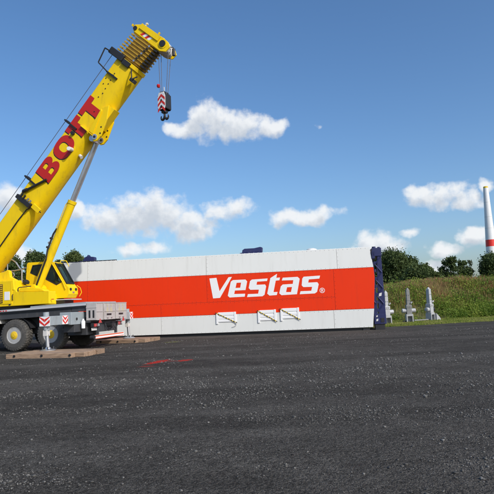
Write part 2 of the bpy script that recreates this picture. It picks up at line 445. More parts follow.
MARKS = [(-2.88, 16.55, 0.36, 1, 0.85, 0.26, (0.55, 0.03, 0.02), 0.8), (-3.02, 15.45, 1, 0.4, 0.30, 0.20, (0.5, 0.04, 0.03), 0.35),
         (-2.06, 16.65, 0.5, 1, 0.38, 0.24, (0.55, 0.03, 0.02), 0.7), (-2.42, 16.62, 1, 0.1, 0.30, 0.16, (0.5, 0.04, 0.03), 0.35),
         (-3.7, 25.6, 1, 0.6, 0.5, 0.35, (0.22, 0.24, 0.05), 0.6)]
GRAVEL = gravel_mat()

def gz(x, y):
    """height of the gravel"""
    fade = np.clip((26 - y) / 14, 0.15, 1)
    return ((fbm(x * 0.5, y * 0.5, 3) - 0.44) * 0.035 + (fbm(x * 2.3 + 9, y * 2.3, 3) - 0.44) * 0.016) * fade
def edge_y(x): return 31.1 + 0.24 * (x - 8.6) + 0.5 * (fbm(x * 0.8, x * 0 + 3.3, 3) - 0.45)

def sheet(name, xs, ys, zf, mat, yf=None):
    X, Y = np.meshgrid(xs, ys)
    if yf is not None: Y = yf(X, Y)
    Z = zf(X, Y)
    V = np.stack([X, Y, Z], -1).reshape(-1, 3)
    nx, ny = len(xs), len(ys)
    i = np.arange(nx - 1)[None, :] + np.arange(ny - 1)[:, None] * nx
    F = np.stack([i, i + 1, i + 1 + nx, i + nx], -1).reshape(-1, 4)
    o = bpy.data.objects.new(name, np_mesh(name, V, F, mat, True)); C.objects.link(o)
    return o
FIELD = pmat('field_soil', (0.07, 0.085, 0.03), 0.95, var=0.3, scale=0.6, bump=0.6, bscale=5)
xs = np.concatenate([[-2500, -600, -200], np.linspace(-90, 90, 61), [200, 600, 2500]])
ys = np.concatenate([[-600, -150], np.linspace(-40, 140, 61), [250, 600, 3500]])
tag(sheet('ground', xs, ys, lambda x, y: np.full_like(x, -0.16), FIELD), kind='structure')

xs = np.concatenate([[-60, -40, -28], np.linspace(-18, 18, 220), [28, 40, 60]])
tt = np.concatenate([[-1.2, -0.4], np.linspace(0.06, 1, 230)])
def yard_y(X, T):
    top = np.where(X < 2, 46.0, edge_y(X))
    top = np.where((X >= 2) & (X < 7.5), edge_y(X) + (7.5 - X) / 5.5 * 15, top)
    return np.where(T < 0.06, T * 40, 1.8 + (top - 1.8) * ((T - 0.06) / 0.94) ** 1.7)
tag(sheet('gravel_yard', xs, tt, gz, GRAVEL, yard_y), kind='structure')

# loose stones: real chips lying on the yard, fewer further off
def stones():
    ico_v = []
    ph = (1 + 5 ** 0.5) / 2
    for a in (-1, 1):
        for b in (-ph, ph): ico_v += [(0, a, b), (a, b, 0), (b, 0, a)]
    ico_v = np.array(ico_v) / math.sqrt(1 + ph * ph)
    bm = bmesh.new(); [bm.verts.new(v) for v in ico_v]
    bmesh.ops.convex_hull(bm, input=bm.verts); bm.verts.index_update()
    base = np.array([v.co[:] for v in bm.verts]); bf = np.array([[v.index for v in f.verts] for f in bm.faces]); bm.free()
    zones = [(3.2, 8.5, -5.5, 5.5, 950), (8.5, 15, -8.5, 8.5, 360), (15, 27, -12, 15, 70)]
    PX = []; PY = []; SZ = []
    for y0, y1, x0, x1, dn in zones:
        n = int((y1 - y0) * (x1 - x0) * dn)
        x = rng.uniform(x0, x1, n); y = rng.uniform(y0, y1, n)
        patch = np.clip((fbm(x * 0.35 + 4, y * 1.3, 4) - 0.36) / 0.16, 0.16, 1) * np.clip((fbm(x * 1.3, y * 2.2 + 40, 3) - 0.34) / 0.16, 0.16, 1)
        k = rng.random(n) < patch
        x = x[k]; y = y[k]
        s = np.clip(rng.lognormal(-5.12, 0.48, len(x)), 0.003, 0.022) * (1 + 0.35 * (y0 > 8) + 0.35 * (y0 > 14))
        PX.append(x); PY.append(y); SZ.append(s)
    x = np.concatenate(PX); y = np.concatenate(PY); s = np.concatenate(SZ); n = len(x)
    v = base[None] * (1 + rng.uniform(-0.32, 0.32, (n, len(base), 1)))
    v = v * np.stack([rng.uniform(0.7, 1.3, n), rng.uniform(0.7, 1.3, n), rng.uniform(0.45, 0.85, n)], -1)[:, None, :]
    th = rng.uniform(0, 6.283, n); c, si = np.cos(th)[:, None], np.sin(th)[:, None]
    vx = v[..., 0] * c - v[..., 1] * si; vy = v[..., 0] * si + v[..., 1] * c
    P = np.stack([vx * s[:, None] + x[:, None], vy * s[:, None] + y[:, None], v[..., 2] * s[:, None] + (gz(x, y) + s * 0.25)[:, None]], -1)
    F = bf[None] + (np.arange(n) * len(base))[:, None, None]
    mt = bpy.data.materials.new('stone_chips'); mt.use_nodes = True
    t = mt.node_tree; b = t.nodes['Principled BSDF']; g = NG(t, 'ShaderNodeNewGeometry'); cr_ = NG(t, 'ShaderNodeValToRGB')
    t.links.new(g.outputs['Random Per Island'], cr_.inputs[0])
    cr_.color_ramp.elements[0].color = (0.040, 0.039, 0.037, 1); cr_.color_ramp.elements[1].color = (0.19, 0.182, 0.168, 1)
    e2 = cr_.color_ramp.elements.new(0.55); e2.color = (0.090, 0.086, 0.078, 1)
    t.links.new(cr_.outputs[0], b.inputs['Base Color']); b.inputs['Roughness'].default_value = 0.85
    o = bpy.data.objects.new('loose_stones', np_mesh('loose_stones', P.reshape(-1, 3), F.reshape(-1, 3), mt)); C.objects.link(o)
    tag(o, 'small loose grey stone chips scattered over the dark gravel yard', 'gravel', kind='stuff')
stones()

# ------------------------------------------------------------------ verge and embankment
def emb_z(x, y):
    crest = 2.55 + 0.35 * (fbm(x * 0.25, y * 0.2 + 8, 3) - 0.45) * 2
    crest = crest * np.clip((x - 6.0) / 7.5, 0.10, 1) ** 0.8
    foot = 37.6 + 0.10 * (x - 10) + 1.2 * (fbm(x * 0.3 + 5, y * 0 + 1.5, 2) - 0.4)
    s = np.clip((y - foot) / 7.2, 0, 1); s = s * s * (3 - 2 * s)
    back = np.clip((75 - y) / 14, 0, 1)
    return -0.02 + crest * s * back + 0.30 * s * (fbm(x * 0.9, y * 0.9, 3) - 0.45) + 0.03 * fbm(x, y, 2)
EARTH = pmat('bank_soil', (0.075, 0.075, 0.028), 0.95, var=0.35, scale=0.8, bump=0.7, bscale=6)
def verge_y(X, T):
    lo = edge_y(X) - 0.35
    lo = np.where(X < 7.5, edge_y(X) + np.clip((7.5 - X) / 5.5, 0, 1) * 15 - 0.35, lo)
    return lo + (88 - lo) * T ** 1.35
tag(sheet('embankment', np.linspace(3, 62, 120), np.linspace(0, 1, 90), emb_z, EARTH, verge_y), kind='structure')

def blades(name, n, x0, x1, y0, y1, hmin, hmax, wid, mat, keep, label, cat, lean=0.35):
    x = rng.uniform(x0, x1, n); y = rng.uniform(y0, y1, n)
    k = rng.random(n) < keep(x, y); x, y = x[k], y[k]; n = len(x)
    z = emb_z(x, y)
    h = rng.uniform(hmin, hmax, n) * (0.6 + 0.9 * fbm(x * 0.7 + 3, y * 0.7, 3))
    th = rng.uniform(0, 6.283, n); ln = rng.uniform(0, lean, n) * h; ph = rng.uniform(0, 6.283, n)
    dx, dy = np.cos(th) * wid, np.sin(th) * wid; lx, ly = np.cos(ph) * ln, np.sin(ph) * ln
    P = np.zeros((n, 5, 3))
    P[:, 0] = np.stack([x - dx, y - dy, z - 0.02], -1); P[:, 1] = np.stack([x + dx, y + dy, z - 0.02], -1)
    P[:, 2] = np.stack([x + dx * 0.8 + lx * 0.35, y + dy * 0.8 + ly * 0.35, z + h * 0.6], -1)
    P[:, 3] = np.stack([x - dx * 0.8 + lx * 0.35, y - dy * 0.8 + ly * 0.35, z + h * 0.6], -1)
    P[:, 4] = np.stack([x + lx, y + ly, z + h], -1)
    o5 = (np.arange(n) * 5)[:, None]
    F = np.concatenate([o5 + [[0, 1, 2]], o5 + [[0, 2, 3]], o5 + [[3, 2, 4]]])
    o = bpy.data.objects.new(name, np_mesh(name, P.reshape(-1, 3), F, mat)); C.objects.link(o)
    tag(o, label, cat, kind='stuff'); return o
G_SHORT = leaf_mat('verge_grass', [(0.14, 0.20, 0.03), (0.22, 0.28, 0.045), (0.31, 0.32, 0.08), (0.36, 0.33, 0.15)], 0.42, zone=0.8)
G_TALL = leaf_mat('bank_grass', [(0.12, 0.18, 0.03), (0.21, 0.255, 0.05), (0.32, 0.31, 0.09), (0.40, 0.32, 0.14)], 0.42, zone=0.35)
G_DOCK = leaf_mat('dock_stems', [(0.27, 0.10, 0.05), (0.32, 0.16, 0.08), (0.34, 0.24, 0.11), (0.22, 0.21, 0.065)], 0.32, zone=0.4)
G_WEED = leaf_mat('weed_leaves', [(0.07, 0.14, 0.02), (0.14, 0.225, 0.03), (0.23, 0.30, 0.045), (0.31, 0.33, 0.07)], 0.42, zone=0.5)
def slope_s(x, y):
    foot = 37.6 + 0.10 * (x - 10); return np.clip((y - foot) / 7.2, 0, 1)
blades('verge_grass', 90000, 5, 34, 30.3, 42, 0.03, 0.13, 0.011, G_SHORT,
       lambda x, y: np.clip((y - edge_y(x) + 0.25 - 1.5 * (fbm(x * 1.6, y * 1.6, 3) - 0.42)) * 1.6, 0, 1) * np.clip(1.15 - slope_s(x, y) * 1.6, 0, 1), 'short green grass on the flat verge beside the dark gravel', 'grass')
blades('bank_grass', 150000, 4, 44, 37, 56, 0.18, 0.62, 0.012, G_TALL,
       lambda x, y: np.clip(slope_s(x, y) * 1.5 - 0.1, 0, 1) * np.clip(0.35 + 1.3 * fbm(x * 0.5, y * 0.5 + 11, 3), 0, 1), 'tall tangled yellow green grass covering the embankment', 'grass')
blades('dock_stems', 110000, 6, 44, 38.5, 56, 0.25, 0.72, 0.018, G_DOCK,
       lambda x, y: np.clip(slope_s(x, y) * 2.1 - 0.55, 0, 1) * np.clip((fbm(x * 0.45 + 2, y * 0.5, 3) - 0.38 + 0.10 * (x < 19)) * 7, 0, 1), 'reddish brown seeding weed stalks on the upper embankment', 'weeds', 0.25)

def leaf_cloud(P, size, up=0.3):
    """one bent diamond leaf at each point"""
    n = len(P)
    d = rng.normal(size=(n, 3)); d /= np.linalg.norm(d, axis=1)[:, None]
    e = rng.normal(size=(n, 3)); e[:, 2] += up; e = np.cross(d, e); e /= np.linalg.norm(e, axis=1)[:, None] + 1e-9
    s = (size * rng.uniform(0.6, 1.35, n))[:, None]
    V = np.stack([P - d * s, P + e * s * 0.55, P + d * s, P - e * s * 0.55], 1)
    V[:, 2] += np.array([0, 0, -0.3]) * s
    F = (np.arange(n) * 4)[:, None] + np.array([[0, 1, 2, 3]])
    return V.reshape(-1, 3), F
def weeds():
    n = 5200
    x = rng.uniform(7, 42, n); y = rng.uniform(37.3, 54, n)
    p = np.clip(1.5 - np.abs(slope_s(x, y) - 0.32) * 2.0, 0.12, 1) * np.clip((fbm(x * 0.4 + 20, y * 0.5, 3) - 0.30) * 4, 0, 1)
    k = (rng.random(n) < p) & (slope_s(x, y) > 0.02); x, y = x[k], y[k]
    pts = []
    for a, b in zip(x, y):
        z = float(emb_z(np.array(a), np.array(b))); r = random.choice((0.22, 0.3, 0.35, 0.45, 0.6, 0.8)); m = int(85 * r / 0.4)
        q = rng.normal(size=(m, 3)) * np.array([r * 0.6, r * 0.6, r * 0.45]); q[:, 2] = np.abs(q[:, 2])
        pts.append(q + np.array([a, b, z + 0.05]))
    V, F = leaf_cloud(np.concatenate(pts), 0.068)
    o = bpy.data.objects.new('bank_weeds', np_mesh('bank_weeds', V, F, G_WEED)); C.objects.link(o)
    tag(o, 'low leafy green weeds and brambles on the embankment slope', 'weeds', kind='stuff')
weeds()

# ------------------------------------------------------------------ trees
TL_DARK = leaf_mat('tree_leaves_dark', [(0.040, 0.068, 0.024), (0.070, 0.105, 0.032), (0.105, 0.14, 0.042)], 0.22)
TL_MID = leaf_mat('tree_leaves_mid', [(0.055, 0.085, 0.028), (0.09, 0.125, 0.036), (0.125, 0.155, 0.048)], 0.25)
TL_GREY = leaf_mat('tree_leaves_greyish', [(0.055, 0.075, 0.035), (0.085, 0.105, 0.05), (0.12, 0.13, 0.06)], 0.25)
def tree(x, y, h, w, label, group, mat, crown0=0.25, dens=1.0, lobes=16, leaf=0.19, airy=0.0, z0=-0.16):
    root = empty('broadleaf_tree', (x, y, z0), random.uniform(0, 6))
    tag(root, label, 'tree', group)
    tb = MB(); tr = 0.02 * h + 0.05
    top = Vector((random.uniform(-.3, .3), random.uniform(-.3, .3), h * 0.72))
    mid = Vector((random.uniform(-.25, .25), random.uniform(-.25, .25), h * 0.35))
    tb.tube((0, 0, -0.3), mid, tr * 1.3, tr * 0.85, 9); tb.tube(mid, top, tr * 0.85, tr * 0.3, 9)
    cents = []
    for i in range(lobes):
        f = (i + random.random()) / lobes
        zz = h * (crown0 + (0.93 - crown0) * f)
        prof = math.sin(math.pi * min(1, 0.22 + 0.80 * f)) ** 0.7
        rad = w * 0.5 * prof
        a = i * 2.399 + random.uniform(-.5, .5); q = rad * random.uniform(0.35, 0.85)
        cents.append((Vector((q * math.cos(a), q * math.sin(a), zz)), random.uniform(0.75, 1.25) * w * 0.19))
    for c, r in cents:
        s0 = mid.lerp(top, max(0, min(1, (c.z - mid.z) / (top.z - mid.z) - 0.25)))
        tb.tube(s0, c, tr * 0.30, tr * 0.10, 5)
    tb.build('trunk', BARK, root, True)
    pts = []
    for c, r in cents:
        nc = int(11 * dens * (r / 0.9) ** 2) + 4                      # sub-clumps on the lobe's surface
        for _ in range(nc):
            d = rng.normal(size=3); d /= np.linalg.norm(d); d[2] *= 0.8
            cc = np.array(c) + d * r * random.uniform(0.55, 1.15)
            m = int(random.uniform(50, 120) * dens)
            pts.append(cc + rng.normal(size=(m, 3)) * r * random.uniform(0.18, 0.34))
        m = int(130 * dens * (1 - airy) * r * r)
        pts.append(np.array(c) + rng.normal(size=(m, 3)) * r * 0.5)
    V, F = leaf_cloud(np.concatenate(pts), leaf)
    o = bpy.data.objects.new('crown', np_mesh('crown', V, F, mat)); C.objects.link(o); o.parent = root
    return root
GR = 'trees behind the embankment'
tree(27.6, 101, 10.2, 8.5, 'tall dark tree right beside the blue end frame, tallest of the right-hand wood', GR, TL_DARK, 0.08, 1.4, 20)
tree(31.6, 104, 9.3, 5.6, 'dark rounded tree second from the blue end frame', GR, TL_DARK, 0.08, 1.4, 18)
tree(35.2, 106, 8.4, 4.6, 'dark green tree third from the blue end frame, at the wood\'s right edge', GR, TL_MID, 0.15, 1.0, 14)
tree(24.0, 103, 9.6, 7.0, 'dark tree mostly hidden behind the blue end frame', GR, TL_DARK, 0.08, 1.2, 16)
tree(29.6, 93, 7.4, 6.0, 'lower dark tree in front of the tall ones by the blue end frame', GR, TL_DARK, 0.08, 1.3, 14)
tree(33.6, 97, 6.0, 4.6, 'low bushy tree in front of the right edge of the dark wood', GR, TL_MID, 0.08, 1.3, 14)
tree(37.9, 112, 6.6, 3.6, 'small far bush peeking over the embankment between wood and airy tree', GR, TL_MID, 0.08, 1.2, 10)
tree(40.2, 105, 9.9, 4.4, 'airy tree with open layered crown standing alone on the skyline', GR, TL_DARK, 0.30, 0.62, 15, 0.18, 0.9)
tree(42.9, 106, 9.2, 2.9, 'narrow dark tree just right of the airy skyline tree', GR, TL_DARK, 0.2, 0.8, 11, 0.18, 0.6)
tree(44.9, 107, 9.0, 2.6, 'thin greyish see-through tree left of the white tower', GR, TL_GREY, 0.25, 0.34, 10, 0.18, 1.0)
tree(48.6, 106, 9.5, 5.6, 'dense round tree in front of the foot of the white tower', GR, TL_DARK, 0.12, 1.25, 16, 0.19)
tree(53.5, 106, 9.0, 5.6, 'dark tree at the right picture edge beyond the white tower', GR, TL_MID, 0.1, 1.1, 14, 0.19)
GL = 'trees behind the crane'
tree(-47.3, 105, 13.5, 7.0, 'tall dark tree seen under the boom, leftmost of the trees behind the crane', GL, TL_DARK, 0.1, 1.25, 18)
tree(-52.5, 107, 13.0, 7.0, 'dark tree at the left picture edge behind the yellow boom', GL, TL_DARK, 0.1, 1.1, 16)
tree(-41.6, 104, 13.2, 6.8, 'dark tree behind the crane cab roof', GL, TL_DARK, 0.1, 1.3, 18)
tree(-38.4, 107, 12.4, 5.6, 'dark tree between the lift cylinder and the cab windscreen', GL, TL_MID, 0.1, 1.2, 16)
tree(-34.6, 105, 13.0, 6.4, 'round dark tree between the cab and the blue roof clamp', GL, TL_MID, 0.1, 1.3, 18)

# ------------------------------------------------------------------ wind tower
tw = empty('wind_turbine_tower', (122.35, 265, -0.16))
tag(tw, 'unfinished tall white wind turbine tower with red band and yellow top', 'tower')
MB().lathe([(0, 2.9), (12, 2.75), (25.35, 2.42)], (0, 0, 0), 'z', 40).build('tower_section', TOWW, tw, True)
MB().lathe([(25.36, 2.43), (28.75, 2.32)], (0, 0, 0), 'z', 40).build('red_band', TOWR, tw, True)
MB().lathe([(28.76, 2.30), (40.4, 1.78), (55.2, 1.20)], (0, 0, 0), 'z', 40).build('tower_section', TOWW, tw, True)
MB().lathe([(55.2, 1.14), (55.9, 1.14), (56.1, 0.9)], (0, 0, 0), 'z', 30).build('top_cover', HAZY, tw, True)
for z in (12.0, 20.5, 34.6, 40.4, 47.8):
    rz_ = float(np.interp(z, [0, 12, 25.35, 28.76, 40.4, 55.2], [2.9, 2.75, 2.42, 2.30, 1.78, 1.20])) + 0.025
    MB().lathe([(z - 0.08, rz_), (z + 0.08, rz_)], (0, 0, 0), 'z', 40).build('flange_ring', OFFW, tw, True)

# ------------------------------------------------------------------ the big red and white nacelle hull
HB = (6.55, 28.48); HYAW = R(-6.863)
hull = empty('nacelle_housing', (HB[0], HB[1], 0), HYAW)
tag(hull, 'long white nacelle housing with broad red stripe and lettering, parked on the gravel', 'nacelle')
DEP = 4.1
Z0, Z1, Z2, Z3, Z4 = 0.15, 1.13, 1.83, 3.34, 4.44
XL = -17.66
def end_x(z): return float(np.interp(z, [0.15, 1.1, 2.8, 3.34, 4.44], [-0.03, 0.08, 0.22, 0.19, 0.06]))
def side_y(z): return 0.0 if z <= Z3 else 0.09 * (z - Z3) / (Z4 - Z3)
inner = MB()
prof = [(Z0, 0.03), (Z3, 0.03), (Z4 - 0.02, 0.12), (Z4 - 0.02, DEP - 0.12), (Z3, DEP - 0.03), (Z0, DEP - 0.03)]
vs = []
for xx in (XL + 0.03, None):
    for z, y in prof: vs.append(((end_x(z) - 0.06) if xx is None else xx, y, z))
inner.add(vs, [tuple(range(6)), tuple(range(6, 12))] + [(i, (i + 1) % 6, (i + 1) % 6 + 6, i + 6) for i in range(6)])
inner.build('inner_shell', GAP, hull)
g = 0.006
riv = MB(); riv_red = MB()
def rivet(x, y, z): (riv_red if Z1 < z < Z3 else riv).add([(x - .018, y, z - .018), (x + .018, y, z - .018), (x + .018, y, z + .018), (x - .018, y, z + .018), (x, y - .016, z)], [(0, 1, 4), (1, 2, 4), (2, 3, 4), (3, 0, 4)])
def panel(x0, x1, z0, z1, mat, rv=True):
    def xr(z): return end_x(z) if x1 is None else x1 - g
    a = 0.022
    zb, zt = z0 + g, z1 - g
    zs = [zb] + [z for z in (2.8,) if x1 is None and zb < z < zt] + [zt]
    poly = [(x0 + g, zb)] + [(xr(z), z) for z in zs] + [(x0 + g, zt)]
    mb = MB(); n = len(poly)
    tri = tessellate_polygon([[Vector((p, q, 0)) for p, q in poly]])
    v_ = [(p, side_y(q), q) for p, q in poly] + [(p, side_y(q) + a, q) for p, q in poly]
    mb.add(v_, [tuple(t) for t in tri] + [tuple(i + n for i in reversed(t)) for t in tri] + [(i, (i + 1) % n, (i + 1) % n + n, i + n) for i in range(n)])
    mb.build('panel', mat, hull, bevel=0.004)
    if rv:
        k = int((xr(zt) - x0) / 0.24)
        for i in range(k):
            x = x0 + 0.12 + i * 0.24
            for z in (zb + 0.05, zt - 0.05): rivet(x, side_y(z) - 0.001, z)
        k = int((zt - zb) / 0.2)
        for i in range(1, k):
            z = zb + i * (zt - zb) / k
            rivet(x0 + 0.06, side_y(z) - 0.001, z)
for a, b in ((XL, -15.9), (-15.9, -8.95), (-8.95, -1.72), (-1.72, None)): panel(a, b, Z3, Z4, CWH)
for a, b in ((XL, -15.9), (-15.9, -8.95), (-8.95, -1.95)): panel(a, b, Z2, Z3, CRED)
panel(-1.95, None, Z1, Z3, CRED)
for a, b in ((XL, -11.6), (-11.6, -1.95)): panel(a, b, Z1, Z2, CRED)
for a, b in ((XL, -11.6), (-11.6, -2.05), (-2.05, None)): panel(a, b, Z0, Z1, CWH)
for i in range(70):
    x = XL + 0.15 + i * 0.25
    riv.add([(x - .02, 0.14, Z4 + .011), (x + .02, 0.14, Z4 + .011), (x + .02, 0.18, Z4 + .011), (x - .02, 0.18, Z4 + .011), (x, 0.16, Z4 + 0.045)], [(0, 1, 4), (1, 2, 4), (2, 3, 4), (3, 0, 4)])
for r_, m_ in ((riv, RIVW), (riv_red, RIVR)):
    ro = r_.build('rivets', m_, hull); ro['kind'] = 'stuff'
MB().hexa([(XL, 0.10, Z4 - 0.015), (0.04, 0.10, Z4 - 0.015), (0.04, DEP - 0.25, Z4 - 0.015), (XL, DEP - 0.25, Z4 - 0.015),
           (XL, 0.10, Z4 + 0.012), (0.04, 0.10, Z4 + 0.012), (0.04, DEP - 0.25, Z4 + 0.012), (XL, DEP - 0.25, Z4 + 0.012)]).build('roof_panel', CWH, hull, bevel=0.008)
mb = MB()
for s0, s1 in ((DEP - 0.022, DEP),):
    mb.add([(XL, s0, Z0), (-0.05, s0, Z0), (0.15, s0, Z3), (XL, s0, Z3), (XL, s1, Z0), (-0.05, s1, Z0), (0.15, s1, Z3), (XL, s1, Z3)],
           [(0,3,2,1),(4,5,6,7),(0,1,5,4),(1,2,6,5),(2,3,7,6),(3,0,4,7)])
mb.build('rear_side_panel', CWH, hull)
mb = MB(); mb.box(XL + 0.3, -0.35, 0.14, 0.5, 0.0, 0.15); mb.box(XL + 0.3, -0.35, DEP - 0.5, DEP - 0.14, 0.0, 0.15)
mb.build('skid_beam', BLK, hull)
MB().box(-0.55, -0.2, 0.05, 0.5, 0.0, 0.10).build('skid_foot', BLK, hull)
# lettering
VES = {"V": [[[-8.78, 3.15], [-8.38, 3.17], [-8.23, 2.42], [-7.7, 3.17], [-7.51, 3.18], [-8.22, 2.05], [-8.61, 2.04]]],
 "e": [[[-7.46, 3.0], [-6.76, 3.0], [-6.67, 2.89], [-6.78, 2.42], [-7.37, 2.42], [-7.42, 2.23], [-6.81, 2.22], [-6.84, 2.06], [-7.68, 2.05], [-7.78, 2.15], [-7.58, 2.92]], [[-7.26, 2.84], [-7.01, 2.84], [-7.07, 2.56], [-7.33, 2.56]]],
 "s": [[[-6.4, 2.98], [-5.53, 3.0], [-5.57, 2.86], [-6.12, 2.85], [-6.16, 2.68], [-5.69, 2.68], [-5.63, 2.58], [-5.74, 2.12], [-5.86, 2.04], [-6.71, 2.03], [-6.66, 2.19], [-6.09, 2.19], [-6.04, 2.41], [-6.51, 2.42], [-6.6, 2.52], [-6.51, 2.9]]],
 "t": [[[-5.38, 3.01], [-5.0, 3.23], [-5.05, 3.01], [-4.85, 3.02], [-4.89, 2.87], [-5.09, 2.86], [-5.24, 2.24], [-5.02, 2.24], [-5.07, 2.07], [-5.47, 2.06], [-5.59, 2.17], [-5.4, 2.92]]],
 "a": [[[-4.7, 3.0], [-3.89, 3.01], [-3.78, 2.9], [-3.97, 2.07], [-4.81, 2.05], [-4.93, 2.16], [-4.83, 2.53], [-4.72, 2.63], [-4.17, 2.64], [-4.13, 2.84], [-4.76, 2.85]], [[-4.49, 2.47], [-4.22, 2.47], [-4.29, 2.2], [-4.56, 2.21]]],
 "s2": [[[-3.56, 3.0], [-2.67, 3.02], [-2.72, 2.86], [-3.29, 2.84], [-3.33, 2.67], [-2.84, 2.67], [-2.77, 2.56], [-2.88, 2.15], [-3.0, 2.07], [-3.82, 2.06], [-3.77, 2.22], [-3.19, 2.22], [-3.13, 2.43], [-3.61, 2.44], [-3.69, 2.54], [-3.64, 2.9]]]}
for k, loops in VES.items():
    MB().shape(loops, -0.005, -0.001).build('letter', WHT, hull)
def ring(cx_, cz_, r0, r1, n=28):
    return [[(cx_ + r0 * math.cos(2 * math.pi * i / n), cz_ + r0 * math.sin(2 * math.pi * i / n)) for i in range(n)],
            [(cx_ + r1 * math.cos(2 * math.pi * i / n), cz_ + r1 * math.sin(2 * math.pi * i / n)) for i in range(n)]]
mb = MB(); mb.shape(ring(-2.60, 2.215, 0.14, 0.112), -0.005, -0.001)
mb.shape([[(-2.655, 2.135), (-2.625, 2.135), (-2.625, 2.195), (-2.60, 2.195), (-2.565, 2.135), (-2.53, 2.135), (-2.57, 2.20), (-2.545, 2.225), (-2.545, 2.265), (-2.57, 2.29), (-2.655, 2.29)],
          [(-2.625, 2.22), (-2.59, 2.22), (-2.575, 2.23), (-2.575, 2.255), (-2.59, 2.265), (-2.625, 2.265)]], -0.005, -0.001)
mb.build('registered_mark', WHT, hull)
# three folded white gates with hazard tape
def gate(xa, xb, za, zb):
    fr = MB().box(xa, xa + 0.11, -0.055, -0.004, zb, za).build('gate_post', WHT, hull, bevel=0.008)
    MB().box(xb - 0.11, xb, -0.055, -0.004, zb + 0.09, za + 0.04).build('gate_post', WHT, fr, bevel=0.008)
    for f, hh in ((0.83, 0.17), (0.49, 0.15), (0.20, 0.12)):
        zc = zb + 0.05 + (za - zb) * f
        MB().box(xa + 0.112, xb - 0.112, -0.042, -0.006, zc - hh / 2, zc + hh / 2).build('gate_rail', WHT, fr, bevel=0.006)
    MB().box(xa + 0.06, xb - 0.06, -0.018, -0.003, zb + 0.12, za - 0.01).build('gate_panel', WHT, fr)
    p0 = Vector((xa - 0.03, -0.068, za + 0.02)); p1 = Vector((xb + 0.05, -0.068, zb + 0.03))
    L_ = (p1 - p0).length; d = (p1 - p0) / L_; nrm = Vector((-d.z, 0, d.x)); N = 17; hw = 0.022
    for j in range(N):
        a = p0 + d * (L_ * j / N); b = p0 + d * (L_ * (j + 1) / N)
        q = [a - nrm * hw, b - nrm * hw, b + nrm * hw, a + nrm * hw]
        mb = MB(); mb.hexa([(v.x, v.y, v.z) for v in q] + [(v.x, v.y + 0.010, v.z) for v in q])
        mb.build('tape_stripe', BLKL if j % 2 == 0 else HAZY, fr)
    return fr
gate(-8.47, -7.36, 1.22, 0.62); gate(-6.16, -5.16, 1.26, 0.60); gate(-4.92, -3.90, 1.31, 0.66)
MB().path([(-7.42, -0.06, 0.70), (-7.34, -0.06, 0.60), (-7.36, -0.06, 0.52), (-7.46, -0.06, 0.47), (-7.58, -0.05, 0.45)], 0.014).build('strap_end', OFFW, hull)
# roof clamps
def clamp(x0, x1, prof, y0=0.75):
    m_ = MB(); m_.box(x0, x1, y0, y0 + 0.5, Z4 + 0.012, Z4 + 0.12); c_ = m_.build('roof_clamp', BLUE, hull, bevel=0.02)
    MB().prism(prof, y0 + 0.08, y0 + 0.42).build('clamp_saddle', BLUE, c_, bevel=0.03)
    n_ = 4
    for i in range(n_):
        x = x0 + (x1 - x0) * (i + 0.5) / n_
        MB().tube((x, y0 - 0.03, Z4 + 0.10), (x, y0 + 0.53, Z4 + 0.10), 0.055, n=10).build('clamp_bolt', BLUE, c_, True)
zt = Z4
clamp(-16.75, -15.80, [(-16.55, zt + .12), (-15.85, zt + .12), (-15.80, zt + .22), (-15.82, zt + .36), (-16.15, zt + .40), (-16.22, zt + .52), (-16.28, zt + .42), (-16.42, zt + .36)])
clamp(-7.12, -5.82, [(-7.0, zt + .12), (-5.84, zt + .12), (-5.82, zt + .38), (-5.95, zt + .42), (-6.3, zt + .36), (-6.85, zt + .36), (-6.98, zt + .28)])
MB().lathe([(0.0, 0.30), (0.12, 0.28), (0.17, 0.16), (0.19, 0)], (-3.05, 0.95, Z4 + 0.01), 'z', 20).build('roof_vent', CWH, hull, True)
MB().path([(XL, 0.2, Z4 + 0.045), (-14.2, 0.2, Z4 + 0.045)], 0.03).build('roof_cable', BLK, hull)
# blue end frame
ef = MB().box(0.16, 0.66, 0.0, DEP, 3.92, 4.37).build('end_frame', BLUE, hull, bevel=0.02)
MB().box(0.10, 0.62, 0.50, DEP - 0.5, 0.40, 0.78).build('cross_beam', BLUE, ef, bevel=0.02)
for y0 in (0.02, DEP - 0.47):
    MB().prism([(0.06, 0.30), (0.68, 0.30), (0.68, 0.85), (0.06, 0.85)], y0, y0 + 0.45).build('frame_foot', BLUE, ef, bevel=0.015)
    MB().box(0.10, 0.60, y0 + 0.05, y0 + 0.40, 0.0, 0.30).build('foot_pad', BLK, ef)
    MB().prism([(0.33, 0.85), (0.68, 0.85), (0.64, 3.92), (0.44, 3.92)], y0 + 0.02, y0 + 0.10).build('upright', BLUE, ef, bevel=0.008)
    MB().prism([(0.33, 0.85), (0.68, 0.85), (0.64, 3.92), (0.44, 3.92)], y0 + 0.34, y0 + 0.42).build('upright', BLUE, ef, bevel=0.008)
    for i in range(7):
        z = 0.95 + i * 0.42
        a, b = (0.26, 0.62) if i % 2 == 0 else (0.60, 0.28)
        MB().tube((a, y0 - 0.01, z), (b, y0 - 0.01, z + 0.42), 0.035, n=6).build('lacing_bar', BLUE, ef)
        MB().box(0.24, 0.33, y0 - 0.02, y0 + 0.12, z + 0.02, z + 0.17).build('bracket', BLUE, ef, bevel=0.008)
    MB().box(0.14, 0.30, y0 - 0.02, y0 + 0.2, 3.80, 4.20).build('bracket', BLUE, ef, bevel=0.01)
    MB().tube((0.30, y0 + 0.22, 4.37), (0.30, y0 + 0.22, 4.46), 0.10, n=14).build('lifting_lug', BLUE, ef, True)
    MB().tube((0.56, y0 + 0.22, 4.37), (0.56, y0 + 0.22, 4.43), 0.07, n=14).build('lifting_lug', BLUE, ef, True)
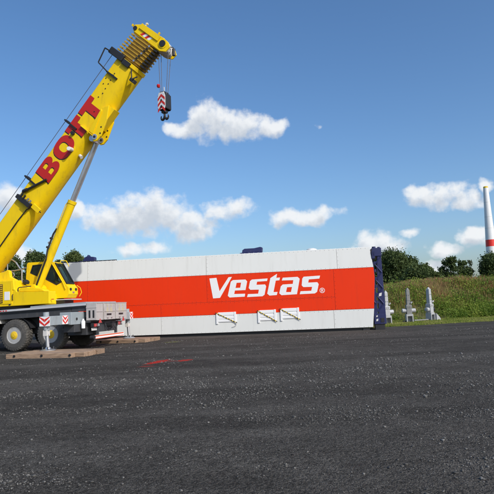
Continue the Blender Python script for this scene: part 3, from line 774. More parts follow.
MB().box(0.40, 0.58, -0.006, 0.019, 0.40, 0.62).build('foot_opening', BLK, ef)
for (x, z, a) in ((0.44, 1.86, 0.10), (0.20, 0.52, 0.07), (0.20, 0.72, 0.05)):
    MB().prism([(x - a * .7, z - a), (x + a * .7, z - a * .7), (x + a, z + a), (x - a * .5, z + a * .6)], -0.006, 0.018 if z < 0.85 else 0.039).build('label_plate', OFFW, ef)

# ------------------------------------------------------------------ stands on the verge
def stand(x, y, rz, mat, label, h=2.3, tall_w=0.26, base_mat=None, blackend=False):
    r0 = empty('support_stand', (x, y, float(emb_z(np.array(x), np.array(y)))), rz)
    tag(r0, label, 'stand', 'galvanised stands on the verge')
    w = tall_w / 2
    p = MB(); p.hexa([(-w, -w, 0.5), (w, -w, 0.5), (w, w, 0.5), (-w, w, 0.5), (-w * .82, -w * .82, h - 0.06), (w * .82, -w * .82, h - 0.06), (w * .82, w * .82, h - 0.06), (-w * .82, w * .82, h - 0.06)])
    p.build('post', mat, r0, bevel=0.03)
    MB().lathe([(h - 0.06, w * .62), (h, w * .55), (h + 0.05, 0.03)], (0, 0, 0), 'z', 14).build('post_cap', mat, r0, True)
    MB().box(-w - 0.05, w + 0.05, -w - 0.05, w + 0.05, 0.95, 1.16).build('collar', mat, r0, bevel=0.02)
    s_ = MB(); s_.box(-w - 0.03, w + 0.03, -w - 0.03, w + 0.03, 0.55, 0.95); s_.build('sleeve', mat, r0, bevel=0.015)
    MB().lathe([(-0.44, 0.10), (-0.42, 0.14), (-w - 0.035, 0.14), (-w - 0.033, 0.10)], (0, 0, 0.78), 'x', 20).build('cross_drum', GALVL, r0, True)
    MB().lathe([(w + 0.033, 0.10), (w + 0.035, 0.14), (0.42, 0.14), (0.44, 0.10)], (0, 0, 0.78), 'x', 20).build('cross_drum', BLK if blackend else GALVL, r0, True)
    b_ = MB(); hw = 0.22
    b_.box(-hw, -hw + 0.06, -hw, hw, 0, 0.55); b_.box(hw - 0.06, hw, -hw, hw, 0, 0.55); b_.box(-hw + 0.06, hw - 0.06, -hw, hw, 0.42, 0.55); b_.box(-hw + 0.06, hw - 0.06, hw - 0.06, hw, 0, 0.42)
    b_.build('base_box', base_mat or GALVL, r0, bevel=0.012)
    for zz in (1.05, 1.45, 1.80):
        for xx in (-w * 0.45, w * 0.45): MB().tube((xx, -w - 0.055 if zz < 1.1 else -w + 0.005, zz), (xx, -w - 0.075 if zz < 1.1 else -w - 0.012, zz), 0.022, n=8).build('bolt', GALVD, r0)
    for sg in (-1, 1): MB().prism([(sg * (w + 0.052), 0.56), (sg * 0.215, 0.56), (sg * (w + 0.052), 0.64)], -0.02, 0.02).build('gusset', mat, r0)
    MB().box(-0.30, 0.30, -0.30, 0.30, -0.03, 0.025).build('base_plate', GALVD, r0)
    MB().box(-0.42, -hw - 0.002, -0.10, 0.10, 0.0, 0.14).build('foot', BLK, r0, bevel=0.02)
    MB().tube((0.13, -w - 0.02, 1.25), (0.22, -w - 0.02, 1.36), 0.05, n=10).build('clamp_screw', GALVL, r0, True)
    return r0
stand(8.76, 34.2, R(8), GALVL, 'pale support stand half hidden behind the blue end frame', 2.1)
stand(10.47, 35.2, R(-4), GALVD, 'dark grey support stand, middle of the three on the verge', 2.22, 0.27, GALVL)
s3 = stand(12.33, 36.6, R(38), GALVL, 'bright silver support stand farthest right, with slanted foot plate', 2.24, 0.30, GALVL, True)
MB().hexa([(0.225, -0.35, 0), (0.75, -0.35, 0), (0.75, 0.05, 0), (0.225, 0.05, 0), (0.225, -0.35, 0.5), (0.60, -0.35, 0.22), (0.60, 0.05, 0.22), (0.225, 0.05, 0.5)]).build('foot_plate', GALVL, s3, bevel=0.01)
pb = MB().tube((10.9, 35.6, 0.10), (12.0, 36.1, 0.10), 0.05, n=10).build('steel_tube', GALVD, None, True)
tag(pb, 'thin grey steel tube lying in the grass between the two right stands', 'tube')

# ------------------------------------------------------------------ timber mats under the outriggers
CX, CY, CYAW = -7.05, 24.12, R(-14.5)
def crane_to_world(x, y, z=0):
    c, s = math.cos(CYAW), math.sin(CYAW); return (CX + x * c - y * s, CY + x * s + y * c, z)
def timber_mat(x0, x1, y0, y1, label, rz=0.0, n=6):
    cx_, cy_ = (x0 + x1) / 2, (y0 + y1) / 2
    r0 = empty('outrigger_mat', crane_to_world(cx_, cy_, 0.012), CYAW + rz)
    tag(r0, label, 'timber mat', 'timber mats under the outriggers')
    w = (y1 - y0) / n; L_ = (x1 - x0) / 2
    for i in range(n):
        ya = (y0 - cy_) + i * w; j0, j1 = random.uniform(-.04, .04), random.uniform(-.05, .05); hz = random.uniform(-.006, .006)
        if i == 0: j1 -= 0.35
        if i == n - 1: j0 += 0.1
        MB().box(-L_ + j0, L_ + j1, ya + 0.006, ya + w - 0.006, -0.02, 0.160 + hz).build('plank', WOOD, r0, bevel=0.012)
    for sx_ in (-L_ * 0.75, 0, L_ * 0.75):
        MB().tube((sx_, y0 - cy_ - 0.02, 0.08), (sx_, y0 - cy_ + 0.01, 0.08), 0.045, n=10).build('tie_bolt', BLK, r0)
    return r0
timber_mat(-0.98, 2.12, -4.55, -2.80, 'brown timber mat under the near outrigger jack in front of the wheels')
timber_mat(-1.20, 1.35, 2.15, 4.15, 'brown timber mat under the far outrigger jack beside the white housing', R(-4))

# ------------------------------------------------------------------ the crane
crane = empty('mobile_crane', (CX, CY, 0), CYAW)
tag(crane, 'large yellow mobile crane with raised telescopic boom and red lettering', 'crane')
K = 0.032
def shear(mb, k=K):
    mb.v = [(x, y, z + k * x) for x, y, z in mb.v]; return mb
# chassis
MB().box(-0.32, 0.43, -1.25, 1.25, 1.64, 1.86).build('rear_subframe', DRK, crane)
shear(MB().box(-11.5, 0.55, -0.62, 0.62, 0.80, 1.62)).build('chassis_frame', DRK, crane, bevel=0.02)
dk = shear(MB().box(-11.5, 0.42, -1.36, 1.36, 1.865, 1.955)).build('deck', DECK, crane, bevel=0.008)
for i in range(5):
    x = -4.15 + i * 0.14
    shear(MB().box(x, x + 0.09, -1.366, -1.359, 1.885, 1.93)).build('reflector', TAILR, dk)
shear(MB().box(-11.5, 0.40, -1.30, 1.30, 1.80, 1.862)).build('deck_edge', DRK, crane)
shear(MB().box(-11.4, -0.35, -1.24, -0.66, 1.53, 1.80)).build('side_locker', GRY if False else DRK, crane, bevel=0.01)
shear(MB().box(-4.6, -3.98, -1.34, -0.7, 1.35, 1.80)).build('tool_box', OFFW, crane, bevel=0.02)
shear(MB().box(-2.35, 0.41, -1.30, 1.30, 1.957, 2.02)).build('deck_plate', GRY, crane, bevel=0.01)
# wheels
def tyre_mesh():
    mb = MB(); Rr = 0.70; w = 0.23
    mb.lathe([(-w * .80, 0.345), (-w, 0.40), (-w * 1.04, 0.52), (-w * .97, 0.60), (-w * .86, 0.655), (-w * .55, 0.672), (w * .55, 0.672), (w * .86, 0.655), (w * .97, 0.60), (w * 1.04, 0.52), (w, 0.40), (w * .80, 0.345)], (0, 0, 0), 'y', 56)
    n = 34
    for i in range(n):
        for side in (-1, 1):
            a0 = 2 * math.pi * (i + (0.5 if side > 0 else 0)) / n; da = 2 * math.pi / n * 0.29
            vs = []
            for (yy, rr) in ((0.02, 0.70), (w * .62, 0.698), (w * .90, 0.672), (w * 0.99, 0.612)):
                tw_ = 0.10 * (1 - yy / w)
                for s in (-1, 1):
                    t_ = a0 + s * da + tw_
                    vs.append((rr * math.cos(t_), side * yy, rr * math.sin(t_)))
                for s in (-1, 1):
                    t_ = a0 + s * da * 1.15 + tw_; r2 = rr - 0.045
                    vs.append((r2 * math.cos(t_), side * yy * 0.97, r2 * math.sin(t_)))
            fs = []
            for k in range(3):
                b0, b1 = k * 4, k * 4 + 4
                fs += [(b0, b0 + 1, b1 + 1, b1), (b0, b1, b1 + 2, b0 + 2), (b0 + 1, b0 + 3, b1 + 3, b1 + 1)]
            fs += [(0, 2, 3, 1), (12, 13, 15, 14)]
            mb.add(vs, fs)
    return mb.mesh('tyre', TYRE)
TM = tyre_mesh()
rim_mb = MB().lathe([(-0.20, 0.372), (-0.215, 0.36), (-0.20, 0.335), (-0.12, 0.315), (-0.07, 0.27), (-0.09, 0.21), (-0.10, 0.0)], (0, 0, 0), 'y', 40)
RM = rim_mb.mesh('rim', RIM, True)
hub_mb = MB().lathe([(-0.102, 0.225), (-0.15, 0.22), (-0.165, 0.185), (-0.20, 0.18), (-0.215, 0.16), (-0.218, 0.085), (-0.235, 0.08), (-0.238, 0.0)], (0, 0, 0), 'y', 24)
HM = hub_mb.mesh('hub', HUB, True)
nut_mb = MB()
nut_mb.lathe([(0, 0.020), (-0.03, 0.020)], (0, 0, 0), 'y', 6)
NM = nut_mb.mesh('wheel_nut', HUB)
def wheel(x, side):
    # side -1: towards the camera
    r0 = bpy.data.objects.new('wheel', TM); C.objects.link(r0); r0.parent = crane
    r0.location = (x, side * 1.16, 0.705); r0.rotation_euler = (0, random.uniform(0, 1), math.pi if side > 0 else 0)
    for me in (RM, HM):
        c_ = bpy.data.objects.new(me.name, me); C.objects.link(c_); c_.parent = r0
    for i in range(10):
        a = 2 * math.pi * i / 10
        c_ = bpy.data.objects.new('wheel_nut', NM); C.objects.link(c_); c_.parent = r0
        c_.location = (0.20 * math.cos(a), -0.160, 0.20 * math.sin(a))
    MBx = MB().tube((x, side * 0.3, 0.705), (x, side * 1.0, 0.705), 0.14, n=14); MBx.build('axle', DRK, crane, True)
for x in (-1.28, -3.13, -4.98, -8.4):
    wheel(x, -1); wheel(x, 1)
for x in (-1.28, -3.13, -4.98):                                    # mudguards
    n = 10; pr = []
    for i in range(n + 1):
        a = math.pi * (0.12 + 0.76 * i / n); pr.append((x + 0.80 * math.cos(a), 0.70 + 0.80 * math.sin(a)))
    for i in range(n, -1, -1):
        a = math.pi * (0.12 + 0.76 * i / n); pr.append((x + 0.785 * math.cos(a), 0.70 + 0.785 * math.sin(a)))
    MB().prism(pr, -1.20, -0.75).build('mudguard', BLK, crane)
# rear outriggers
def chevron(parent, x0, x1, y, z0, z1, fn=None, n=2):
    """white board with red slanting stripes, front at y"""
    fn = fn or (lambda a, yy, b: (a, yy, b))
    bd = MB().prism([(x0, z0), (x1, z0), (x1, z1), (x0, z1)], y, y + 0.02, fn).build('warning_board', WHT, parent)
    w = x1 - x0; h = z1 - z0; mid = (x0 + x1) / 2
    for s in (-1, 1):
        for k in range(n):
            # stripes run down towards the middle
            za = z1 - h * (k - 0.42) / n * 1.05; th = h / n * 0.60
            xa, xb = (x0, mid - 0.004) if s < 0 else (x1, mid + 0.004)
            drop = h * 0.50
            poly = [(xa, za), (xb, za - drop), (xb, za - drop - th), (xa, za - th)]
            poly = [(p, min(max(q, z0), z1)) for p, q in poly]
            if len(set(poly)) < 4 or abs(poly[0][1] - poly[3][1]) < 0.01 and abs(poly[1][1] - poly[2][1]) < 0.01: continue
            MB().prism(poly, y - 0.004, y - 0.001, fn).build('stripe', REDM, bd)
    return bd
for side in (-1, 1):
    def fy(a, yy, b, s=side): return (a, s * yy, b)
    Y1 = 3.36
    inner = MB().prism([(-0.30, 1.10), (0.24, 1.10), (0.24, 1.62), (-0.30, 1.62)], 0.64, 2.15, fy).build('outrigger_box', GRY, crane, bevel=0.015)
    beam = MB().prism([(-0.22, 1.14), (0.16, 1.14), (0.16, 1.50), (-0.22, 1.50)], 2.152, Y1 + 0.12, fy).build('outrigger_beam', GRY, crane, bevel=0.012)
    for yy in (2.35, 1.05, 1.75):
        xx = 0.162 if yy > 2.15 else 0.242
        MB().tube((xx - 0.01, side * yy, 1.33), (xx + 0.012, side * yy, 1.33), 0.06, n=12).build('lock_hole', BLK, beam)
    # jack
    j = MB(); j.tube((-0.06, side * Y1, 0.95), (-0.09, side * Y1, 1.66), 0.115, n=18); jk = j.build('jack_housing', GRY, crane, True)
    MB().tube((-0.005, side * Y1, 0.26), (-0.06, side * Y1, 0.95), 0.070, n=16).build('jack_rod', STEEL, jk, True)
    MB().box(-0.16, 0.02, side * Y1 - 0.10, side * Y1 + 0.10, 0.74, 0.96).build('jack_collar', OFFW, jk, bevel=0.01)
    MB().lathe([(0.18, 0.30), (0.205, 0.30), (0.225, 0.24), (0.25, 0.12), (0.30, 0.10)], (0, side * Y1, 0), 'z', 24).build('jack_plate', STEEL if side < 0 else GRY, jk, True)
    for a in range(4):
        t_ = a * math.pi / 2 + 0.6
        MB().tube((0.20 * math.cos(t_), side * Y1 + 0.20 * math.sin(t_), 0.215), (0.20 * math.cos(t_), side * Y1 + 0.20 * math.sin(t_), 0.33), 0.025, n=8).build('plate_pin', DRK, jk)
    if side < 0:
        chevron(beam, -0.27, 0.19, -Y1 - 0.16, 1.12, 1.49)
        chevron(beam, -2.66, -2.30, -0.163 - 0.02, 1.15, 1.50, fn=lambda a, yy, b: (-yy, a, b))
    else:
        chevron(beam, 3.15, 3.47, -0.163 - 0.02, 1.15, 1.50, fn=lambda a, yy, b: (-yy, a, b))
MB().box(-0.28, 0.22, -1.9, -1.3, 0.78, 1.095).build('hose_box', DRK, crane, bevel=0.015)
# rear crates
def crate(y0, y1, slots_side=False, labels=False):
    c_ = MB().box(0.44, 0.93, y0, y1, 1.24, 1.98).build('rear_crate', ALU, crane, bevel=0.012)
    for z in (1.25, 1.60, 1.965):
        MB().box(0.935, 0.948, y0 + 0.01, y1 - 0.01, z - 0.012, z + 0.012).build('crate_rib', ALU, c_)
    if slots_side:
        for x in (0.56, 0.75):
            MB().box(x, x + 0.085, y0 - 0.004, y0 + 0.01, 1.34, 1.66).build('slot', BLK, c_)
        MB().box(0.44, 0.93, y0 - 0.012, y0 - 0.002, 1.76, 1.80).build('crate_rib', ALU, c_)
    if labels:
        m_ = (y0 + y1) / 2
        for dy in (-0.26, -0.06):
            MB().box(0.931, 0.938, m_ + dy, m_ + dy + 0.20, 1.42, 1.50).build('slot', BLK, c_)
        MB().prism([(m_ - 0.30, 1.56), (m_ - 0.10, 1.56), (m_ - 0.16, 1.78), (m_ - 0.22, 1.78)], 0.931, 0.936, lambda a, yy, b: (yy, a, b)).build('pictogram', pict, c_)
        MB().prism([(m_ + 0.02, 1.56), (m_ + 0.24, 1.56), (m_ + 0.20, 1.72), (m_ + 0.08, 1.78)], 0.931, 0.936, lambda a, yy, b: (yy, a, b)).build('pictogram', pict, c_)
        for dy in (-0.2, 0.14):
            MB().lathe([(0, 0.045), (0.006, 0.045)], (0.931, m_ + dy, 1.86), 'x', 14).build('pictogram', pict, c_)
            MB().box(0.94, 0.97, m_ + dy - 0.05, m_ + dy + 0.05, 1.30, 1.34).build('latch', STEEL, c_)
    return c_
pict = pmat('faded_sticker', (0.50, 0.44, 0.28), 0.6)
crate(-1.35, -0.80, slots_side=True); crate(-0.72, 0.26, labels=True); crate(0.34, 1.35, labels=True)
MB().box(0.40, 0.62, -1.34, 1.34, 1.15, 1.235).build('crate_rail', DRK, crane)
shear(MB().box(0.40, 0.70, -0.75, 0.75, 0.72, 1.16), 0).build('rear_crossmember', DRK, crane, bevel=0.02)
MB().tube((0.70, -0.05, 0.98), (0.98, -0.05, 0.98), 0.09, n=14).build('tow_coupling', BLK, crane, True)
MB().path([(0.72, -0.35, 1.12), (0.85, -0.30, 0.80), (0.80, -0.1, 0.74), (0.86, 0.15, 0.92), (0.74, 0.25, 1.10)], 0.025).build('air_hose', BLK, crane)
MB().path([(0.72, 0.35, 1.12), (0.83, 0.40, 0.86), (0.80, 0.55, 0.80), (0.84, 0.70, 1.05)], 0.022).build('air_hose', BLK, crane)
for y0 in (-1.28, 0.78):
    l_ = MB().box(0.60, 0.74, y0, y0 + 0.50, 0.94, 1.12).build('tail_light', BLK, crane, bevel=0.015)
    MB().box(0.742, 0.765, y0 + 0.04, y0 + 0.28, 0.96, 1.10).build('red_lens', TAILR, l_, bevel=0.008)
    MB().box(0.742, 0.760, y0 + 0.31, y0 + 0.46, 0.97, 1.09).build('white_lens', OFFW, l_, bevel=0.008)
    MB().prism([(y0 + 0.05, 1.12), (y0 + 0.33, 1.12), (y0 + 0.19, 1.30)], 0.951, 0.962, lambda a, yy, b: (yy, a, b)).build('warning_triangle', TAILR, l_)
MB().box(0.62, 0.65, -1.25, -0.80, 0.80, 0.92).build('number_plate', OFFW, crane, bevel=0.004)
bu = MB().box(0.70, 0.80, -1.30, 1.30, 0.44, 0.60).build('underrun_bar', WHT, crane, bevel=0.01)
MB().box(0.801, 0.806, -1.25, 1.25, 0.545, 0.592).build('red_stripe', ORNG, bu)
MB().box(0.801, 0.806, -1.25, 1.25, 0.448, 0.470).build('red_stripe', ORNG, bu)
for y in (-0.8, 0.8): MB().box(0.60, 0.70, y - 0.05, y + 0.05, 0.48, 0.95).build('bumper_bracket', DRK, bu)
MB().tube((0.66, -1.36, 0.52), (0.84, -1.36, 0.52), 0.09, n=14).build('bar_end', BLK, bu, True)
MB().lathe([(0, 0.08), (0.28, 0.085), (0.36, 0.04), (0.40, 0.035)], (0.36, -1.45, 0.92), 'z', 16).build('water_canister', WHT, crane, True)
shear(MB().box(-0.55, 0.38, -1.22, -0.70, 0.62, 1.10), 0).build('rear_locker', DRK, crane, bevel=0.02)

# superstructure
ss = MB().prism([(-8.5, 1.93), (-2.35, 2.02), (-2.35, 2.50), (-8.5, 2.70)], -0.70, 1.25).build('slewing_platform', YEL, crane, bevel=0.025)
MB().prism([(-8.5, 1.93), (-1.47, 2.03), (-1.47, 2.58), (-3.12, 2.62), (-3.2, 2.75), (-8.5, 2.75)], -1.20, -0.702).build('side_tank', YEL, ss, bevel=0.025)
MB().lathe([(0, 1.0), (0.14, 1.0)], (-3.9, 0, 1.84), 'z', 40).build('slewing_ring', BLK, crane, True)
eng = MB().prism([(-8.0, 2.76), (-3.24, 2.70), (-3.30, 3.16), (-8.0, 3.14)], -1.22, -0.62).build('engine_cover', YEL, crane, bevel=0.03)
MB().box(-8.0, -3.36, -1.226, -1.20, 2.10, 3.12).build('side_panel', YEL, eng, bevel=0.008)
for i in range(9):
    z = 2.17 + i * 0.092
    MB().hexa([(-5.0, -1.262, z), (-3.86, -1.262, z), (-3.86, -1.228, z + 0.05), (-5.0, -1.228, z + 0.05),
               (-5.0, -1.262, z + 0.022), (-3.86, -1.262, z + 0.022), (-3.86, -1.228, z + 0.072), (-5.0, -1.228, z + 0.072)]).build('louvre_slat', YELD, eng)
MB().box(-5.02, -3.84, -1.2275, -1.20, 2.14, 3.0).build('louvre_backing', BLK, eng)
MB().box(-3.75, -3.47, -1.236, -1.22, 2.27, 2.65).build('white_panel', WHT, ss, bevel=0.006)
MB().path([(-3.30, -1.23, 2.52), (-3.30, -1.26, 2.50), (-3.30, -1.26, 2.28), (-3.30, -1.23, 2.26)], 0.018).build('door_handle', BLK, ss)
MB().tube((-3.52, -1.205, 2.06), (-3.44, -1.205, 2.06), 0.03, n=10).build('drain_plug', BLK, ss)
MB().prism([(-7.0, 2.7), (-2.75, 2.55), (-2.99, 2.84), (-3.21, 2.99), (-3.91, 3.35), (-3.96, 3.63), (-4.07, 3.69), (-4.25, 3.60), (-4.9, 3.52), (-5.4, 4.2), (-6.4, 4.2)], -0.66, -0.48).build('boom_cheek_plate', YEL, crane, bevel=0.02)
MB().prism([(-7.0, 2.7), (-3.2, 2.50), (-4.6, 3.0), (-5.4, 4.0), (-6.4, 4.2)], 0.48, 0.60).build('boom_cheek_plate', YEL, crane, bevel=0.02)
MB().prism([(-3.1, 2.625), (-1.75, 2.592), (-1.85, 2.68), (-2.3, 2.76), (-3.0, 2.80)], -1.12, -0.72).build('hose_cover', YEL, crane, bevel=0.03)
MB().path([(-3.12, -1.12, 2.62), (-3.12, -1.12, 2.78), (-3.05, -1.10, 2.82), (-2.75, -1.0, 2.84), (-2.6, -0.9, 2.86)], 0.022).build('hydraulic_hose', BLK, crane)
MB().lathe([(0, 0.13), (0.10, 0.16), (0.18, 0.10), (0.22, 0)], (-3.10, -0.60, 2.98), 'z', 16).build('work_lamp', BLK, crane, True)
MB().path([(-5.2, 0.2, 4.13), (-4.89, 0.2, 4.21), (-4.5, 0.2, 4.25), (-4.27, 0.2, 4.10), (-4.05, 0.2, 3.80), (-3.94, 0.2, 3.72), (-3.94, 0.2, 2.6)], 0.035).build('hand_rail', STEEL, crane, True)
MB().path([(-5.2, 0.2, 3.66), (-4.02, 0.2, 3.74)], 0.028).build('hand_rail', STEEL, crane, True)
MB().path([(-3.94, 0.2, 3.72), (-3.80, 0.2, 3.82), (-3.68, 0.2, 3.80)], 0.025).build('hand_rail', STEEL, crane, True)
MB().path([(-4.55, 0.2, 3.66), (-4.40, 0.2, 3.60), (-4.36, 0.2, 3.48), (-4.45, 0.2, 3.38), (-4.6, 0.2, 3.36)], 0.022).build('hand_rail', STEEL, crane, True)
MB().path([(-4.75, 0.2, 2.6), (-4.75, 0.2, 4.22)], 0.028).build('hand_rail', STEEL, crane, True)

# cab
YN, YF = 0.62, 1.40
cab_prof = [(-4.05, 2.30), (-1.80, 2.30), (-1.68, 2.48), (-1.70, 2.78), (-1.85, 2.95), (-2.50, 4.02), (-2.64, 4.08), (-3.92, 4.10), (-3.98, 4.02), (-4.06, 2.9)]
rw = [(-3.66, 3.96), (-3.12, 3.98), (-3.40, 3.40), (-3.80, 3.58)]
fw = [(-2.58, 3.94), (-2.04, 3.06), (-2.34, 2.92), (-2.92, 3.22), (-2.96, 3.94)]
def inset(poly, d):
    cx_ = sum(p[0] for p in poly) / len(poly); cz_ = sum(p[1] for p in poly) / len(poly)
    return [(cx_ + (p[0] - cx_) * d, cz_ + (p[1] - cz_) * d) for p in poly]
cabm = MB()
cabm.shape([cab_prof, rw, fw], YN, YN + 0.05); cabm.shape([cab_prof, rw, fw], YF - 0.05, YF)
def strip(a, b): cabm.hexa([(a[0], YN + .05, a[1]), (b[0], YN + .05, b[1]), (b[0], YF - .05, b[1]), (a[0], YF - .05, a[1])] + [(q[0] + nx_, yy, q[1] + nz_) for q, yy in ((a, YN + .05), (b, YN + .05), (b, YF - .05), (a, YF - .05))])
for i in range(len(cab_prof)):
    a, b = cab_prof[i], cab_prof[(i + 1) % len(cab_prof)]
    if i == 4: continue                                             # the windscreen opening
    ex, ez = b[0] - a[0], b[1] - a[1]; l = math.hypot(ex, ez); nx_, nz_ = -ez / l * 0.04, ex / l * 0.04
    strip(a, b)
cab = cabm.build('cab', YEL, crane)
for w_, yy in ((rw, YN + 0.02), (fw, YN + 0.02), (rw, YF - 0.03), (fw, YF - 0.03)):
    wf = MB().shape([w_, inset(w_, 0.86)], yy - 0.03, yy + 0.035).build('window', BLK, cab)
    MB().prism(inset(w_, 0.88), yy, yy + 0.008).build('pane', GLASS, wf)
a, b = (-1.87, 2.98), (-2.48, 3.99)
wso = MB().hexa([(a[0] - 0.004, YN + .055, a[1] - 0.03), (a[0] + 0.05, YN + .055, a[1]), (a[0] + 0.05, YF - .055, a[1]), (a[0] - 0.004, YF - .055, a[1] - 0.03),
    (a[0] - 0.03, YN + .055, a[1] + 0.03), (a[0] + 0.02, YN + .055, a[1] + 0.06), (a[0] + 0.02, YF - .055, a[1] + 0.06), (a[0] - 0.03, YF - .055, a[1] + 0.03)]).build('windscreen', BLK, cab)
for yy in (YN + 0.055, YF - 0.105): MB().hexa([(a[0], yy, a[1]), (a[0] + 0.05, yy, a[1] + 0.03), (a[0] + 0.05, yy + 0.05, a[1] + 0.03), (a[0], yy + 0.05, a[1]), (b[0], yy, b[1]), (b[0] + 0.05, yy, b[1] + 0.03), (b[0] + 0.05, yy + 0.05, b[1] + 0.03), (b[0], yy + 0.05, b[1])]).build('screen_pillar', BLK, wso)
MB().hexa([(a[0], YN + .11, a[1]), (a[0], YF - .11, a[1]), (b[0], YF - .11, b[1]), (b[0], YN + .11, b[1])] + [(q[0] + 0.012, yy, q[1] + 0.007) for q, yy in ((a, YN + .11), (a, YF - .11), (b, YF - .11), (b, YN + .11))]).build('pane', GLASS, wso)
MB().path([(-1.87, 0.9, 3.05), (-2.12, 1.1, 3.5)], 0.015).build('wiper', BLK, wso)
MB().box(-2.85, -2.35, 0.95, 1.30, 2.9, 3.0).build('seat', BLK, cab, bevel=0.03)
MB().prism([(-2.95, 2.9), (-2.80, 2.9), (-3.0, 3.65), (-3.12, 3.62)], 0.95, 1.30).build('seat_back', BLK, cab, bevel=0.03)
MB().prism([(-2.12, 2.5), (-1.90, 2.5), (-1.93, 2.96), (-2.18, 3.02)], 0.80, 1.32).build('dashboard', BLK, cab, bevel=0.02)
for dy in (0.0,):                                                   # double yellow rail along the near front pillar
    MB().path([(-2.57, YN - 0.05, 4.0), (-1.94, YN - 0.05, 3.0), (-1.82, YN - 0.05, 2.72)], 0.022).build('grab_rail', YEL, cab)
MB().path([(-2.45, 1.10, 4.06), (-2.42, 1.10, 4.15), (-2.30, 1.38, 4.13), (-2.18, 1.42, 3.85)], 0.02).build('roof_rail', YEL, cab)
MB().path([(-1.72, 1.36, 2.90), (-1.58, 1.44, 2.78), (-1.52, 1.46, 2.55), (-1.62, 1.42, 2.36)], 0.016).build('grab_rail', YEL, cab)
for y in (0.78, 1.22):
    MB().tube((-1.74, y, 2.70), (-1.655, y, 2.71), 0.065, n=14).build('head_lamp', BLK, cab, True)
MB().box(-1.70, -1.664, 0.92, 1.08, 2.52, 2.60).build('badge', STEEL, cab)
MB().box(-2.7, -1.50, YN - 0.05, YF + 0.03, 2.20, 2.245).build('cab_step', DECK, cab, bevel=0.006)
MB().box(-2.75, -1.9, 0.60, 1.35, 2.035, 2.19).build('cab_pivot', BLK, crane)
MB().path([(-1.42, -1.1, 2.22), (-1.30, -1.1, 2.22)], 0.02).build('marker_lamp', ORNG, crane)

# boom
BA = R(48.7); ca, sa = math.cos(BA), math.sin(BA)
def bm_(t, y, n): return (t * ca - n * sa, y, t * sa + n * ca)
NT, NB = 7.46, 6.20                                                # top and bottom of the base section
def section_prof(top, bot, hw, k=10):
    rr = hw; p = [(-hw + 0.06, top), (hw - 0.06, top), (hw, top - 0.06)]
    zc = bot + (top - bot) * 0.36
    for i in range(k + 1):
        a = math.pi * i / k; p.append((hw * math.cos(a), zc - (zc - bot) * (math.sin(a) ** 0.85)))
    p.append((-hw, top - 0.06)); return p
def boom_tube(t0, t1, top, bot, hw, name, mat, parent, smooth=True, bevel=0):
    pr = section_prof(top, bot, hw); n = len(pr); mb = MB()
    mb.add([bm_(t0, y, z) for y, z in pr] + [bm_(t1, y, z) for y, z in pr], [tuple(range(n)), tuple(range(n, 2 * n))] + [(i, (i + 1) % n, (i + 1) % n + n, i + n) for i in range(n)])
    return mb.build(name, mat, parent, smooth, bevel)
boom = boom_tube(-2.2, 10.95, NT, NB, 0.50, 'boom', YEL, crane)
def bbox(t0, t1, y0, y1, n0, n1, name, mat, parent=boom, bevel=0.0):
    return MB().prism([(t0, n0), (t1, n0), (t1, n1), (t0, n1)], y0, y1, bm_).build(name, mat, parent, bevel=bevel)
# letters on the near side
def letters(off_t, off_n, y0, y1, mat, name):
    b0, h = 6.50, 0.935
    def place(loops, t0, w):
        MB().shape([[(t0 + off_t + x * w, b0 + off_n + z * h) for x, z in l] for l in loops], y0, y1, bm_).build(name, mat, boom)
    def arc(cx_, cz_, rx, rz, a0, a1, n=10): return [(cx_ + rx * math.cos(R(a0 + (a1 - a0) * i / n)), cz_ + rz * math.sin(R(a0 + (a1 - a0) * i / n))) for i in range(n + 1)]
    Bo = [(0, 0)] + arc(0.68, 0.27, 0.32, 0.27, -90, 70, 8) + arc(0.66, 0.75, 0.30, 0.25, -50, 90, 8) + [(0, 1)]
    B1 = [(0.36, 0.18), (0.60, 0.18), (0.66, 0.24), (0.66, 0.35), (0.60, 0.41), (0.36, 0.41)]
    B2 = [(0.36, 0.61), (0.58, 0.61), (0.63, 0.66), (0.63, 0.77), (0.58, 0.82), (0.36, 0.82)]
    place([Bo, B1, B2], 4.42, 1.06)
    Oo = arc(0.42, 0.42, 0.42, 0.42, 180, 270, 5) + arc(0.58, 0.42, 0.42, 0.42, 270, 360, 5) + arc(0.58, 0.58, 0.42, 0.42, 0, 90, 5) + arc(0.42, 0.58, 0.42, 0.42, 90, 180, 5)
    Oi = [(0.5 + (x - 0.5) * 0.40, 0.5 + (z - 0.5) * 0.52) for x, z in Oo]
    place([Oo, Oi], 5.61, 1.14)
    T_ = [(0.30, 0), (0.72, 0), (0.72, 0.70), (1, 0.70), (1, 1), (0, 1), (0, 0.70), (0.30, 0.70)]
    place([T_], 6.80, 0.94); place([T_], 7.86, 0.98)
letters(-0.05, -0.012, -0.5025, -0.5005, BLKL, 'letter_shadow')
letters(0, 0, -0.5045, -0.5028, REDL, 'letter')
# rope along the top with its guides
MB().tube(bm_(-2, -0.42, 7.72), bm_(11.1, -0.42, 7.80), 0.013, n=6).build('hoist_rope', ROPE, crane)
for t_ in (3.95, 7.2, 0.4):
    gd = bbox(t_ - 0.035, t_ + 0.035, -0.58, -0.505, 6.95, 7.76, 'rope_guide', BLK)
    bbox(t_ - 0.05, t_ + 0.05, -0.56, -0.36, 7.465, 7.70, 'rope_roller', BLK, gd)
